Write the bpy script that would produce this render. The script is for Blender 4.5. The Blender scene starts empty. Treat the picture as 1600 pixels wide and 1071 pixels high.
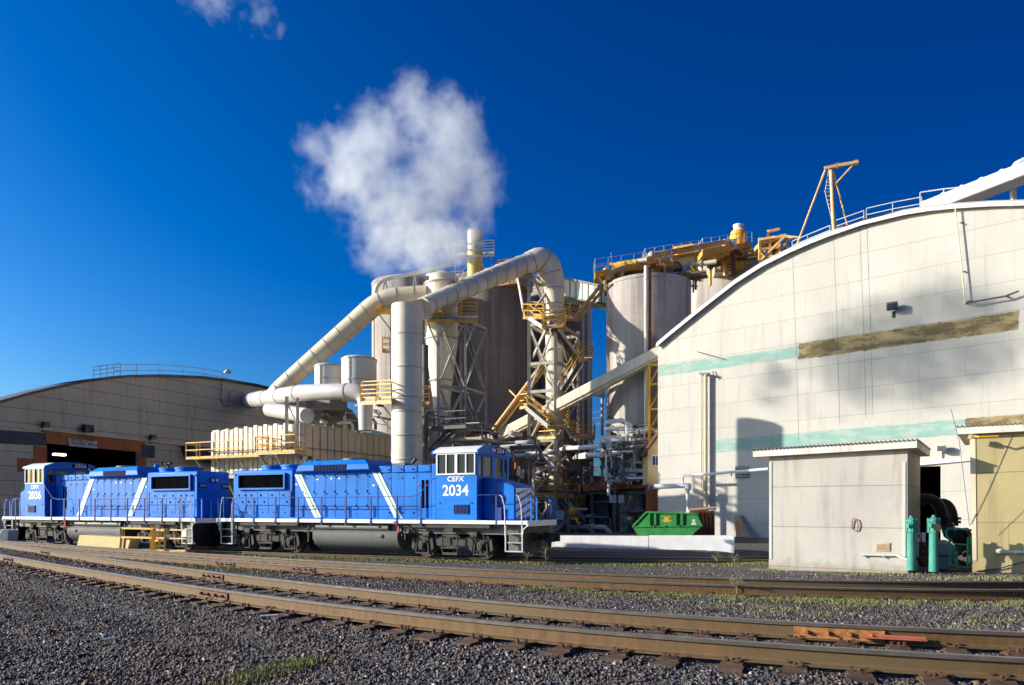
import bpy, bmesh, math, random
import numpy as np
from mathutils import Vector, Matrix
R = math.radians
sc = bpy.context.scene
# ---------------------------------------------------------------- camera
F, H, YH = 1150.0, 2.1, 794.0          # focal length in photo pixels, eye height, horizon row
cam_d = bpy.data.cameras.new('camera'); cam = bpy.data.objects.new('camera', cam_d)
sc.collection.objects.link(cam); sc.camera = cam
cam.location = (0, 0, H); cam.rotation_euler = (R(90), 0, 0)
cam_d.sensor_width = 36; cam_d.lens = 36*F/1600; cam_d.shift_y = (YH-535.5)/1600
cam_d.clip_start = .1; cam_d.clip_end = 6000
# ---------------------------------------------------------------- sky and sun
SUN_EL = 17.8; SUN = Vector((-math.cos(R(SUN_EL)), -0.06, math.sin(R(SUN_EL)))).normalized()
w = bpy.data.worlds.new("World"); sc.world = w; w.use_nodes = True
nt = w.node_tree; bg = nt.nodes['Background']
sky = nt.nodes.new('ShaderNodeTexSky'); sky.sky_type = 'NISHITA'; sky.sun_disc = False
sky.sun_elevation = R(SUN_EL); sky.sun_rotation = R(-92)
sky.altitude = 300; sky.air_density = 1.0; sky.dust_density = 2.2; sky.ozone_density = 4.0
gm = nt.nodes.new('ShaderNodeGamma'); gm.inputs[1].default_value = 1.2
hs = nt.nodes.new('ShaderNodeHueSaturation'); hs.inputs['Saturation'].default_value = 1.35
nt.links.new(sky.outputs[0], gm.inputs[0]); nt.links.new(gm.outputs[0], hs.inputs['Color'])
tm = nt.nodes.new('ShaderNodeMix'); tm.data_type = 'RGBA'; tm.blend_type = 'MULTIPLY'; tm.inputs[0].default_value = 1; tm.inputs[7].default_value = (.62, .88, 1.15, 1)
nt.links.new(hs.outputs[0], tm.inputs[6])
# the deep polarised sky away from the sun: direction-dependent strength
tc = nt.nodes.new('ShaderNodeTexCoord'); dt = nt.nodes.new('ShaderNodeVectorMath'); dt.operation = 'DOT_PRODUCT'; dt.inputs[1].default_value = (-.93, .1, -.34)
nt.links.new(tc.outputs['Generated'], dt.inputs[0]); mr = nt.nodes.new('ShaderNodeMapRange'); nt.links.new(dt.outputs['Value'], mr.inputs[0])
for k_, v_ in ((1, -.75), (2, .75), (3, .0), (4, 1.)): mr.inputs[k_].default_value = v_
cr = nt.nodes.new('ShaderNodeValToRGB'); nt.links.new(mr.outputs[0], cr.inputs[0]); e_ = cr.color_ramp.elements
e_[0].color = (.28, .38, .56, 1); e_[1].color = (1.9, 1.6, 1.3, 1); q_ = e_.new(.5); q_.color = (.75, .86, 1.0, 1)
tm2 = nt.nodes.new('ShaderNodeMix'); tm2.data_type = 'RGBA'; tm2.blend_type = 'MULTIPLY'; tm2.inputs[0].default_value = 1
nt.links.new(tm.outputs[2], tm2.inputs[6]); nt.links.new(cr.outputs[0], tm2.inputs[7]); nt.links.new(tm2.outputs[2], bg.inputs[0]); bg.inputs[1].default_value = .068
sl = bpy.data.lights.new('sun', 'SUN'); sl.energy = 5.0; sl.angle = R(.5); sl.color = (1, .92, .81)
so = bpy.data.objects.new('sun', sl); sc.collection.objects.link(so); so.rotation_euler = SUN.to_track_quat('Z', 'Y').to_euler()
so.location = (-30, 0, 40)
sc.view_settings.view_transform = 'Standard'; sc.view_settings.look = 'None'
sc.view_settings.exposure = 0.55; sc.view_settings.gamma = 1
sc.render.engine = 'CYCLES'
sc.cycles.volume_bounces = 6; sc.cycles.volume_step_rate = 1.0; sc.cycles.volume_max_steps = 256; sc.cycles.transparent_max_bounces = 12
rnd = random.Random(7)
# ---------------------------------------------------------------- geometry helpers
def pt(px, py, Y): return Vector(((px-800)*Y/F, Y, H+(YH-py)*Y/F))
def gp(px, Y, z=0.): return Vector(((px-800)*Y/F, Y, z))
def onplane(px, py, A, d):
    k = (px-800)/F; s = (k*A[1]-A[0])/(d[0]-k*d[1]); Y = A[1]+s*d[1]
    return s, H+(YH-py)*Y/F, Vector((A[0]+s*d[0], Y, H+(YH-py)*Y/F))
def V(*a): return Vector(a)
class MB:
    def __init__(s): s.v = []; s.f = []
    def add(s, vs, fs):
        n = len(s.v); s.v += [tuple(v) for v in vs]; s.f += [tuple(i+n for i in f) for f in fs]; return s
    def prism(s, pts, vec):
        vec = Vector(vec); n = len(pts); a = [Vector(p) for p in pts]; b = [p+vec for p in a]
        return s.add(a+b, [tuple(range(n))[::-1], tuple(range(n, 2*n))]+[(i, (i+1) % n, (i+1) % n+n, i+n) for i in range(n)])
    def box(s, x0, x1, y0, y1, z0, z1):
        return s.prism([(x0, y0, z0), (x1, y0, z0), (x1, y1, z0), (x0, y1, z0)], (0, 0, z1-z0))
    def obox(s, o, dx, dy, dz):            # corner + three edge vectors
        o = Vector(o); dx = Vector(dx); dy = Vector(dy); return s.prism([o, o+dx, o+dx+dy, o+dy], dz)
    def bar(s, p, q, wd=.1, ht=None, up=(0, 0, 1)):
        ht = wd if ht is None else ht
        p = Vector(p); q = Vector(q); d = (q-p)
        if d.length < 1e-4: return s
        d.normalize(); up = Vector(up)
        if abs(d.dot(up)) > .98: up = Vector((0, 1, 0))
        a = d.cross(up).normalized()*wd/2; b = a.cross(d).normalized()*ht/2
        return s.prism([p-a-b, p+a-b, p+a+b, p-a+b], q-p)
    def tube(s, pts, r, n=12, caps=True):
        pts = [Vector(p) for p in pts]; rs = r if isinstance(r, (list, tuple)) else [r]*len(pts)
        t0 = (pts[1]-pts[0]).normalized(); up = Vector((0, 0, 1)) if abs(t0.z) < .9 else Vector((1, 0, 0))
        a = t0.cross(up).normalized(); vs = []
        for i, p in enumerate(pts):
            t = (pts[min(i+1, len(pts)-1)]-pts[max(i-1, 0)]).normalized()
            a = (a-t*a.dot(t)).normalized(); b = t.cross(a)
            for k in range(n):
                an = 2*math.pi*k/n; vs.append(p+(a*math.cos(an)+b*math.sin(an))*rs[i])
        fs = [(i*n+k, i*n+(k+1) % n, (i+1)*n+(k+1) % n, (i+1)*n+k) for i in range(len(pts)-1) for k in range(n)]
        if caps: fs += [tuple(range(n))[::-1], tuple(range((len(pts)-1)*n, len(pts)*n))]
        return s.add(vs, fs)
    def lathe(s, c, prof, n=32, axis='z', a0=0, a1=2*math.pi):
        c = Vector(c); vs = []; full = abs(a1-a0-2*math.pi) < 1e-4
        m = n if full else n+1
        for r, h in prof:
            for k in range(m):
                an = a0+(a1-a0)*k/n; x, y = r*math.cos(an), r*math.sin(an)
                vs.append(c+(Vector((x, y, h)) if axis == 'z' else Vector((x, h, y)) if axis == 'y' else Vector((h, x, y))))
        fs = []
        for i in range(len(prof)-1):
            for k in range(n):
                k2 = (k+1) % m
                fs.append((i*m+k, i*m+k2, (i+1)*m+k2, (i+1)*m+k))
        if full:
            if prof[0][0] > 1e-4: fs.append(tuple(range(m))[::-1])
            if prof[-1][0] > 1e-4: fs.append(tuple(range((len(prof)-1)*m, len(prof)*m)))
        return s.add(vs, fs)
    def build(s, name, mat, parent=None, label=None, bevel=0, smooth=True, recalc=True):
        me = bpy.data.meshes.new(name); me.from_pydata(s.v, [], s.f)
        if recalc:
            bm = bmesh.new(); bm.from_mesh(me); bmesh.ops.remove_doubles(bm, verts=bm.verts, dist=1e-5) if len(s.v) < 3000 else None
            bmesh.ops.recalc_face_normals(bm, faces=bm.faces); bm.to_mesh(me); bm.free()
        if smooth:
            me.polygons.foreach_set('use_smooth', [True]*len(me.polygons)); me.set_sharp_from_angle(angle=R(32))
        o = bpy.data.objects.new(name, me); sc.collection.objects.link(o)
        for m in (mat if isinstance(mat, list) else [mat]): me.materials.append(m)
        if bevel:
            b = o.modifiers.new('bevel', 'BEVEL'); b.width = bevel; b.segments = 2; b.limit_method = 'ANGLE'; b.angle_limit = R(40)
        if parent: adopt(o, parent)
        if label: o['label'] = label
        return o
def adopt(o, parent):
    o.parent = parent
    if not parent.get('local'):
        l = parent.location.copy(); p = parent.parent
        while p: l += p.location; p = p.parent
        if parent.type == 'EMPTY' and parent.parent is None: o.matrix_parent_inverse = Matrix.Translation(-l)
def root(name, label, cat, loc=(0, 0, 0), group=None, local=False, rz=0, kind=None):
    o = bpy.data.objects.new(name, None); sc.collection.objects.link(o); o.location = loc; o.rotation_euler = (0, 0, rz)
    o.empty_display_size = .3
    o['label'] = label; o['category'] = cat
    if group: o['group'] = group
    if kind: o['kind'] = kind
    if local: o['local'] = 1
    return o
def tag(o, label, cat, group=None, kind=None):
    if label: o['label'] = label
    if cat: o['category'] = cat
    if group: o['group'] = group
    if kind: o['kind'] = kind
    return o
def copy_tree(o, parent=None):
    c = o.copy(); sc.collection.objects.link(c); c.parent = parent
    for ch in list(o.children): copy_tree(ch, c)
    return c
# ---------------------------------------------------------------- material helpers
class NT:
    def __init__(s, name):
        s.m = bpy.data.materials.new(name); s.m.use_nodes = True; s.t = s.m.node_tree
        s.b = s.t.nodes['Principled BSDF']; s.out = s.t.nodes['Material Output']
        s.pos = s.t.nodes.new('ShaderNodeNewGeometry').outputs['Position']
    def n(s, typ, ins=None, **kw):
        x = s.t.nodes.new('ShaderNode'+typ)
        for k, v in kw.items(): setattr(x, k, v)
        for k, v in (ins or {}).items(): s.set(x.inputs[k], v)
        return x
    def set(s, sock, v):
        if isinstance(v, bpy.types.NodeSocket): s.t.links.new(v, sock)
        else: sock.default_value = v
    def math(s, op, a, b=0., c=0., clamp=False):
        x = s.n('Math', {0: a, 1: b, 2: c}, operation=op, use_clamp=clamp); return x.outputs[0]
    def dot(s, vec, v=None):
        x = s.n('VectorMath', {0: v or s.pos, 1: vec}, operation='DOT_PRODUCT'); return x.outputs['Value']
    def noise(s, scale, detail=4, rough=.55, vec=None, out=0, dist=0.):
        x = s.n('TexNoise', {'Vector': vec or s.pos, 'Scale': scale, 'Detail': detail, 'Roughness': rough, 'Distortion': dist}); return x.outputs[out]
    def scaled(s, v): return s.n('VectorMath', {0: s.pos, 1: v}, operation='MULTIPLY').outputs[0]
    def ramp(s, f, a, b):
        x = s.n('MapRange', {'Value': f, 'From Min': a, 'From Max': b}); x.interpolation_type = 'SMOOTHSTEP'; return x.outputs[0]
    def mix(s, f, a, b, mode='MIX'):
        x = s.n('Mix', data_type='RGBA', blend_type=mode, clamp_factor=True)
        s.set(x.inputs[0], f)
        for i, v in ((6, a), (7, b)): s.set(x.inputs[i], v if isinstance(v, bpy.types.NodeSocket) else (*v, 1) if len(v) == 3 else v)
        return x.outputs[2]
    def bump(s, h, strength=.3, dist=.02):
        x = s.n('Bump', {'Height': h, 'Strength': strength, 'Distance': dist}); s.t.links.new(x.outputs[0], s.b.inputs['Normal'])
    def base(s, c, rough=.6, metal=0, spec=None):
        s.set(s.b.inputs['Base Color'], (*c, 1) if isinstance(c, tuple) and len(c) == 3 else c)
        s.set(s.b.inputs['Roughness'], rough); s.b.inputs['Metallic'].default_value = metal
        if spec is not None: s.b.inputs['Specular IOR Level'].default_value = spec
        return s.m
def paint(name, c, rough=.5, var=.15, scale=1.5, metal=0, dirt=None, dirt_amt=.35, streak=True, spec=None, bump=0):
    """painted or bare surface with blotches of wear and dirt running down it"""
    t = NT(name); n1 = t.noise(scale, 5)
    c2 = tuple(x*(1-var*1.6) for x in c); c3 = tuple(min(1, x*(1+var)) for x in c)
    col = t.mix(t.ramp(n1, .3, .7), c2, c3)
    d = dirt or tuple(x*.45 for x in c)
    if streak: n2 = t.noise(1.0, 6, .65, t.scaled((scale*3, scale*3, scale*.35)))
    else: n2 = t.noise(scale*4, 6, .65)
    col = t.mix(t.math('MULTIPLY', t.ramp(n2, .5, .78), dirt_amt), col, d)
    if bump: t.bump(t.noise(bump, 3), .25, .01)
    return t.base(col, rough, metal, spec)
M = {}
M['blue'] = paint('blue_paint', (.001, .185, .66), .5, .12, .7, dirt=(.02, .065, .22), dirt_amt=.55, spec=.22)
M['dblue'] = paint('dark_blue_paint', (.002, .035, .22), .6, .08, 2)
M['white'] = paint('white_paint', (.84, .84, .82), .45, .05, 1.5, dirt=(.45, .4, .34), dirt_amt=.4)
M['offwhite'] = paint('ivory_paint', (.76, .68, .52), .5, .07, .5, dirt=(.36, .27, .17), dirt_amt=.5)
M['tan'] = paint('beige_sheet', (.64, .55, .39), .5, .08, .6, dirt=(.33, .27, .19), dirt_amt=.45)
M['greyw'] = paint('pale_grey_sheet', (.56, .55, .51), .5, .07, .6, dirt=(.3, .28, .25), dirt_amt=.3)
M['steel'] = paint('galvanised_steel', (.42, .39, .32), .5, .12, 2, metal=0, dirt=(.18, .12, .07), dirt_amt=.5)
M['fascia'] = paint('fascia_paint', (.66, .61, .53), .6, .08, 1.2, dirt=(.35, .28, .2), dirt_amt=.6)
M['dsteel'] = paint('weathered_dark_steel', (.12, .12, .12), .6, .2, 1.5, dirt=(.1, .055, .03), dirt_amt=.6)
M['yellow'] = paint('safety_yellow', (.74, .40, .025), .5, .1, 2, dirt=(.34, .17, .05), dirt_amt=.55)
M['orange'] = paint('weathered_yellow_pipe', (.74, .45, .16), .55, .12, 1.5, dirt=(.35, .17, .06), dirt_amt=.5)
M['green'] = paint('green_paint', (.008, .21, .03), .6, .2, 1.5, dirt=(.07, .06, .025), dirt_amt=.7)
M['teal'] = paint('turquoise_paint', (.045, .27, .21), .65, .1, 3, dirt=(.1, .22, .16), dirt_amt=.5)
M['tealframe'] = paint('green_frame_paint', (.02, .33, .2), .5, .15, 5, dirt=(.1, .12, .06))
M['black'] = paint('black_rubber', (.012, .012, .014), .6, .1, 3)
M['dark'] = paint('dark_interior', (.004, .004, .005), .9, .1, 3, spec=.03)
M['truck'] = paint('grimy_truck_steel', (.06, .055, .047), .8, .2, 3, dirt=(.02, .017, .015), dirt_amt=.7, streak=False)
M['tank'] = paint('grey_tank_paint', (.15, .15, .145), .55, .1, 1, dirt=(.1, .09, .075), dirt_amt=.5)
M['platerust'] = paint('dull_rust', (.10, .05, .03), .9, .3, 9, dirt=(.045, .028, .02), dirt_amt=.7, streak=False)
M['rust'] = paint('rusty_iron', (.15, .07, .038), .85, .3, 9, dirt=(.07, .035, .02), dirt_amt=.7, streak=False, bump=60)
M['rustred'] = paint('rusty_red_paint', (.33, .09, .045), .75, .25, 2, dirt=(.12, .05, .03), dirt_amt=.7)
M['wood'] = paint('weathered_timber', (.1, .06, .04), .9, .3, 6, dirt=(.03, .02, .015), dirt_amt=.7, streak=False, bump=30)
M['plywood'] = paint('weathered_plywood', (.42, .25, .14), .8, .15, 1.5, dirt=(.2, .11, .06))
M['red'] = paint('red_paint', (.6, .03, .02), .5, .1, 4)
M['greenstripe'] = paint('green_stripe_paint', (.02, .36, .1), .45, .05, 4)
M['greenish'] = paint('pale_green_sheet', (.46, .56, .46), .5, .08, .6, dirt=(.25, .27, .2), dirt_amt=.5)
M['railhead'] = paint('worn_rail_head', (.23, .2, .17), .35, .12, 6, metal=.6, dirt=(.1, .06, .035), dirt_amt=.6, streak=False)
t = NT('rusty_rail'); nn = t.noise(1, 6, .6, t.scaled((14, 14, 3))); n2 = t.noise(.5, 3)
t.bump(t.noise(90, 3), .3, .004)
c = t.mix(t.ramp(nn, .3, .75), (.10, .052, .018), (.17, .095, .034)); c = t.mix(t.ramp(n2, .4, .7), c, (.12, .08, .035))
M['rail'] = t.base(c, .75)
t = NT('window_glass'); t.b.inputs['Transmission Weight'].default_value = .0
t.base((.02, .025, .03), .06, 0, .8); t.b.inputs['Alpha'].default_value = .55
M['glass'] = t.m
def emat(name, c, s):
    t = NT(name); t.base((.8, .8, .8), .4); t.b.inputs['Emission Color'].default_value = (*c, 1); t.b.inputs['Emission Strength'].default_value = s; return t.m
M['lamp'] = emat('lit_lamp', (1, .97, .9), 6)
def concrete(name, lo, hi, stain, horiz=1.2):
    t = NT(name); a = t.noise(.22, 5); st = t.noise(1, 7, .65, t.scaled((1.3, 1.3, .05))); fine = t.noise(6, 5)
    c = t.mix(t.ramp(a, .35, .65), lo, hi); c = t.mix(t.math('MULTIPLY', t.ramp(st, .43, .66), .8), c, stain)
    z = t.dot((0, 0, 1)); fr = t.math('FRACT', t.math('DIVIDE', z, horiz)); ln = t.math('LESS_THAN', fr, .035)
    c = t.mix(t.math('MULTIPLY', ln, .25), c, stain)
    c = t.mix(t.math('MULTIPLY', t.ramp(fine, .4, .7), .2), c, tuple(x*.7 for x in lo))
    t.bump(fine, .3, .02); return t.base(c, .9)
M['siloshade'] = concrete('shade_toned_concrete', (.21, .185, .175), (.29, .26, .24), (.12, .095, .09))  # silo concrete darkened for two silos: shade put into the colour, streaks are weathering
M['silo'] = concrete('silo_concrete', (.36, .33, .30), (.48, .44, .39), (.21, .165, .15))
def siding(name, col, d, horiz, vert, tilt=0., amt=.5, line=(.3, .28, .24), bands=(), mott=(.9, 1.05), lw=.02, bumpy=0., splash=0.):
    """sheeted wall: courses and staggered upright joints, plus painted bands with brushed edges"""
    t = NT(name); s = t.dot((d[0], d[1], 0)); z = t.math('SUBTRACT', t.dot((0, 0, 1)), t.math('MULTIPLY', s, tilt))
    row = t.math('DIVIDE', z, horiz); fr = t.math('FRACT', row); l1 = t.math('LESS_THAN', fr, lw/horiz)
    ri = t.math('FLOOR', row); off = t.math('FRACT', t.math('MULTIPLY', t.math('SINE', t.math('MULTIPLY', ri, 12.99)), 437.))
    cl = t.math('ADD', t.math('DIVIDE', s, vert), off); l2 = t.math('LESS_THAN', t.math('FRACT', cl), lw*.7/vert)
    cid = t.n('TexWhiteNoise', {'Vector': t.n('CombineXYZ', {0: t.math('FLOOR', cl), 1: ri}).outputs[0]}, noise_dimensions='3D').outputs[0]
    n1 = t.noise(.25, 6, .6); n2 = t.noise(1, 6, .65, t.scaled((2.5, 2.5, .25))); n3 = t.noise(7, 4)
    c = t.mix(t.ramp(n1, .35, .7), tuple(x*mott[0] for x in col), tuple(min(1, x*mott[1]) for x in col))
    c = t.mix(t.math('MULTIPLY', cid, .10), c, tuple(x*.55 for x in col))
    for (a, b, hw, s0, s1, bc, bc2) in bands:           # centre height a+b*s, half width, reach
        zz = t.math('SUBTRACT', t.dot((0, 0, 1)), t.math('ADD', a, t.math('MULTIPLY', s, b)))
        nz = t.math('MULTIPLY', t.math('SUBTRACT', t.noise(3, 5), .5), .22)
        m1 = t.ramp(t.math('ADD', t.math('ABSOLUTE', zz), nz), hw+.03, hw-.05)
        m2 = t.math('MULTIPLY', t.math('GREATER_THAN', t.math('ADD', s, nz), s0), t.math('LESS_THAN', t.math('ADD', s, nz), s1))
        bcx = t.mix(t.ramp(t.noise(1., 6, .7, t.scaled((.7, .7, 2.))), .42, .58), bc, bc2)
        c = t.mix(t.math('MULTIPLY', t.math('MULTIPLY', m1, m2), .93), c, bcx)
    c = t.mix(t.math('MULTIPLY', t.ramp(n2, .5, .75), amt*.4), c, tuple(x*.6 for x in line))
    c = t.mix(t.math('MULTIPLY', t.ramp(n3, .5, .8), .15), c, line)
    if splash:
        zz_ = t.math('ADD', t.dot((0, 0, 1)), t.math('MULTIPLY', t.math('SUBTRACT', t.noise(2.2, 6, .7), .5), 1.1))
        c = t.mix(t.math('MULTIPLY', t.ramp(zz_, splash, splash-.5), .7), c, (.27, .20, .14))
        rs_ = t.ramp(t.noise(1, 5, .6, t.scaled((1.1, 1.1, .16))), .6, .7); c = t.mix(t.math('MULTIPLY', rs_, .3), c, (.24, .17, .11))
    c = t.mix(t.math('MULTIPLY', l1, amt), c, line); c = t.mix(t.math('MULTIPLY', l2, amt*.6), c, line)
    hgt = t.math('ADD', t.math('MULTIPLY', t.math('MAXIMUM', l1, l2), -1.), t.math('MULTIPLY', n3, .1+bumpy))
    t.bump(hgt, .35, .02)
    return t.base(c, .8)
def text(name, body, size, mat, parent, loc, rot, extrude=.004, bold=0.0, sx=1.0, align='CENTER'):
    cu = bpy.data.curves.new(name, 'FONT'); cu.body = body; cu.size = size; cu.extrude = extrude; cu.offset = bold
    cu.align_x = align; cu.align_y = 'CENTER'
    tmp = bpy.data.objects.new(name, cu); sc.collection.objects.link(tmp)
    dg = bpy.context.evaluated_depsgraph_get(); me = bpy.data.meshes.new_from_object(tmp.evaluated_get(dg)); bpy.data.objects.remove(tmp)
    o = bpy.data.objects.new(name, me); sc.collection.objects.link(o); me.materials.clear(); me.materials.append(mat)
    me.transform(Matrix.Translation(loc) @ rot.to_4x4() @ Matrix.Diagonal((sx, 1, 1, 1)))
    if parent: adopt(o, parent)
    return o
def facing(nrm):                       # text facing along a horizontal normal
    nrm = Vector(nrm).normalized(); x = Vector((0, 0, 1)).cross(nrm).normalized()
    return Matrix((x, Vector((0, 0, 1)), nrm)).transposed()
def railing(mb, pts, h=1.05, r=.03, post=1.5, mid=True, toe=0):
    pts = [Vector(p) for p in pts]
    for a, b in zip(pts, pts[1:]):
        L = (b-a).length; n = max(1, round(L/post))
        for i in range(n+1):
            p = a.lerp(b, i/n); mb.bar(p, p+V(0, 0, h), r*1.5)
        for hh in ([h, h*.52] if mid else [h]): mb.bar(a+V(0, 0, hh), b+V(0, 0, hh), r*1.5)
        if toe: mb.bar(a+V(0, 0, toe/2), b+V(0, 0, toe/2), .02, toe)
    return mb
# ================================================================ THE GROUND AND THE TRACKS
def poly(pts, deg):
    xs = np.array([p[0] for p in pts]); ys = np.array([p[1] for p in pts]); c = np.polyfit(xs, ys, deg); d = np.polyder(c)
    lo, hi = xs.min(), xs.max(); flo, fhi = np.polyval(c, lo), np.polyval(c, hi); dlo, dhi = np.polyval(d, lo), np.polyval(d, hi)
    def f(x):
        x = np.asarray(x, float)
        return np.where(x < lo, flo+dlo*(x-lo), np.where(x > hi, fhi+dhi*(x-hi), np.polyval(c, np.clip(x, lo, hi))))
    return f
def railpts(h, rows): return [((px-800)*h/(py-YH), F*h/(py-YH)) for px, py in rows]
ZA, ZB, ZC = H-1.28, H-1.5, 0.0
fA = poly(railpts(1.28, [(0, 865.6), (100, 883), (200, 899.4), (300, 914.4), (400, 928.7), (500, 939.4), (600, 952), (700, 963.5), (800, 973.5), (900, 982), (1000, 990), (1100, 998), (1200, 1004.3), (1300, 1010.5), (1400, 1017), (1500, 1023), (1600, 1028.5)]), 5)
fB = poly(railpts(1.5, [(0, 851), (200, 865.5), (400, 879), (550, 888), (700, 896), (850, 903.5), (1000, 910), (1150, 914), (1300, 917.5), (1450, 920), (1600, 921.5)]), 4)
fC = poly([(-36, 47.2), (-28, 42.9), (-21.84, 39.75), (-14, 36.4), (-6.24, 32.85), (-1.6, 30.65), (2.3, 29.9), (5.25, 29.9), (10, 30.4), (14, 31)], 4)
def gz(X, Y):
    X = np.asarray(X, float); Y = np.asarray(Y, float); a, b, c = fA(X), fB(X), fC(X)
    b = np.maximum(b, a+3.5); c = np.maximum(c, b+6)
    ks = [a-60, a-7, a-1.6, a-.6, a+2.1, a+2.9, b-.9, b+2.3, b+4.5, c-2.2, c+3.2, c+4.6, c+20, c+400]
    zs = [.1, .28, .49, .585, .60, .5, .385, .385, .1, -.14, -.14, .12, .3, .3]
    out = np.full(np.broadcast(X, Y).shape, zs[0], float)
    for i in range(len(ks)-1):
        t = np.clip((Y-ks[i])/(ks[i+1]-ks[i]), 0, 1); t = t*t*(3-2*t)
        out = np.where(Y > ks[i], zs[i]+(zs[i+1]-zs[i])*t, out)
    return out
def gz1(x, y): return float(gz(x, y))
def vnoise(X, Y, s, seed=0):
    return (np.sin(X*s*1.3+seed)*np.cos(Y*s*1.7+seed*2.1)+.6*np.sin(X*s*3.1+Y*s*2.3+seed)+.4*np.cos(X*s*5.7-Y*s*4.9+seed*.7))/2
xs = np.unique(np.concatenate([np.array([-1800, -900, -400, -200, -120, -90, -70]), np.arange(-60, -22, .8), np.arange(-22, 20, .3), np.arange(20, 60, 1.), np.array([70, 100, 200, 400, 900, 1800])]))
ys = np.unique(np.concatenate([np.array([-300, -80, -30, -10, 0, 2]), np.arange(3, 20, .2), np.arange(20, 42, .35), np.arange(42, 70, 1.), np.array([80, 100, 150, 300, 700, 2500])]))
GX, GY = np.meshgrid(xs, ys); GZ = gz(GX, GY)+np.where((GY > 2) & (GY < 45), .02*vnoise(GX, GY, 2.2)+.012*vnoise(GX, GY, 7, 3), 0)
nx, ny = len(xs), len(ys); vs = np.stack([GX.ravel(), GY.ravel(), GZ.ravel()], 1)
I = (np.arange(ny-1)[:, None]*nx+np.arange(nx-1)[None, :]).ravel(); fs = np.stack([I, I+1, I+nx+1, I+nx], 1)
def npmesh(name, vs, fs, mat, smooth=False):
    me = bpy.data.meshes.new(name); k = fs.shape[1]; me.vertices.add(len(vs)); me.vertices.foreach_set('co', vs.astype(np.float32).ravel())
    me.loops.add(fs.size); me.loops.foreach_set('vertex_index', fs.astype(np.int32).ravel())
    me.polygons.add(len(fs)); me.polygons.foreach_set('loop_start', (np.arange(len(fs))*k).astype(np.int32))
    me.update(calc_edges=True); me.validate()
    if smooth: me.polygons.foreach_set('use_smooth', [True]*len(me.polygons))
    o = bpy.data.objects.new(name, me); sc.collection.objects.link(o); me.materials.append(mat); return o
t = NT('gravel_ground')
v1 = t.n('TexVoronoi', {'Vector': t.pos, 'Scale': 26.}); v2 = t.n('TexVoronoi', {'Vector': t.pos, 'Scale': 60.})
tone = t.n('SeparateColor', {0: v1.outputs['Color']}).outputs[0]
c = t.mix(tone, (.035, .032, .032), (.15, .14, .135)); big = t.noise(.35, 5); c = t.mix(t.math('MULTIPLY', t.ramp(big, .45, .7), .5), c, (.11, .075, .05))
c = t.mix(t.math('MULTIPLY', t.ramp(v2.outputs['Distance'], .3, .0), .35), c, (.16, .15, .14))
t.bump(t.math('ADD', t.math('MULTIPLY', v1.outputs['Distance'], -1.), t.math('MULTIPLY', v2.outputs['Distance'], -.4)), .9, .05)
tag(npmesh('ground', vs, fs, t.base(c, .95), True), 'dark gravel ground of the rail yard, sloping down to the sidings', None, kind='structure')
# loose ballast stones
rs = np.random.RandomState(3)
def scatter(n, y0, y1, dens_pow=1.0, kx=.74):
    u = rs.rand(n); Y = (y0**(2-dens_pow)+u*(y1**(2-dens_pow)-y0**(2-dens_pow)))**(1/(2-dens_pow)); X = (rs.rand(n)*2-1)*kx*Y; return X, Y
def stones(X, Y, size, sink=.25):
    n = len(X); base = np.array([(1, 0, 0), (-1, 0, 0), (0, 1, 0), (0, -1, 0), (0, 0, 1), (0, 0, -1), (.62, .62, .55), (-.6, -.55, .6)], float)
    F8 = np.array([(0, 2, 6), (2, 4, 6), (4, 0, 6), (2, 1, 4), (1, 3, 7), (3, 4, 7), (4, 1, 7), (3, 0, 4), (2, 0, 5), (1, 2, 5), (3, 1, 5), (0, 3, 5)])
    P = base[None]*(.55+.9*rs.rand(n, 8, 1)); P *= np.stack([.7+.7*rs.rand(n), .6+.5*rs.rand(n), .4+.45*rs.rand(n)], 1)[:, None]
    q = rs.randn(n, 4); q[:, 1:3] *= .5; q /= np.linalg.norm(q, axis=1)[:, None]; w_, x, y, z = q.T
    Rm = np.stack([1-2*(y*y+z*z), 2*(x*y-z*w_), 2*(x*z+y*w_), 2*(x*y+z*w_), 1-2*(x*x+z*z), 2*(y*z-x*w_), 2*(x*z-y*w_), 2*(y*z+x*w_), 1-2*(x*x+y*y)], 1).reshape(n, 3, 3)
    P = np.einsum('nij,nkj->nki', Rm, P)*size[:, None, None]
    Z = gz(X, Y)+size*(.35-sink)+.02*vnoise(X, Y, 2.2)
    P += np.stack([X, Y, Z], 1)[:, None]
    return P.reshape(-1, 3), (F8[None]+np.arange(n)[:, None, None]*8).reshape(-1, 3)
def keep_off(X, Y):                    # no stones on rails, fewer on tie plates
    a, b, c = fA(X), fB(X), fC(X); k = np.ones(len(X), bool)
    for base, gd in ((a, 1), (b, 1), (c, 1)):
        sl = (base-np.where(base is a, fA(X-.5), np.where(base is b, fB(X-.5), fC(X-.5))))/.5
        cs = np.sqrt(1+sl*sl)
        for o in (0, 1.5): k &= np.abs((Y-base)/cs-o) > .11
    return k
X1, Y1 = scatter(150000, 5.2, 17, .8); X2, Y2 = scatter(62000, 16, 34, 1.3)
Xs = np.concatenate([X1, X2]); Ys = np.concatenate([Y1, Y2]); k = keep_off(Xs, Ys); k &= (vnoise(Xs, Ys, 1.7, 4)+.8*vnoise(Xs, Ys, 4.3, 8)+rs.rand(len(Xs))*1.6 > -.15)
k &= ~((Ys > 24) & (Xs > 9)) & (rs.rand(len(Xs)) < np.where(Ys > fC(Xs)-2.5, .15, 1))
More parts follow.
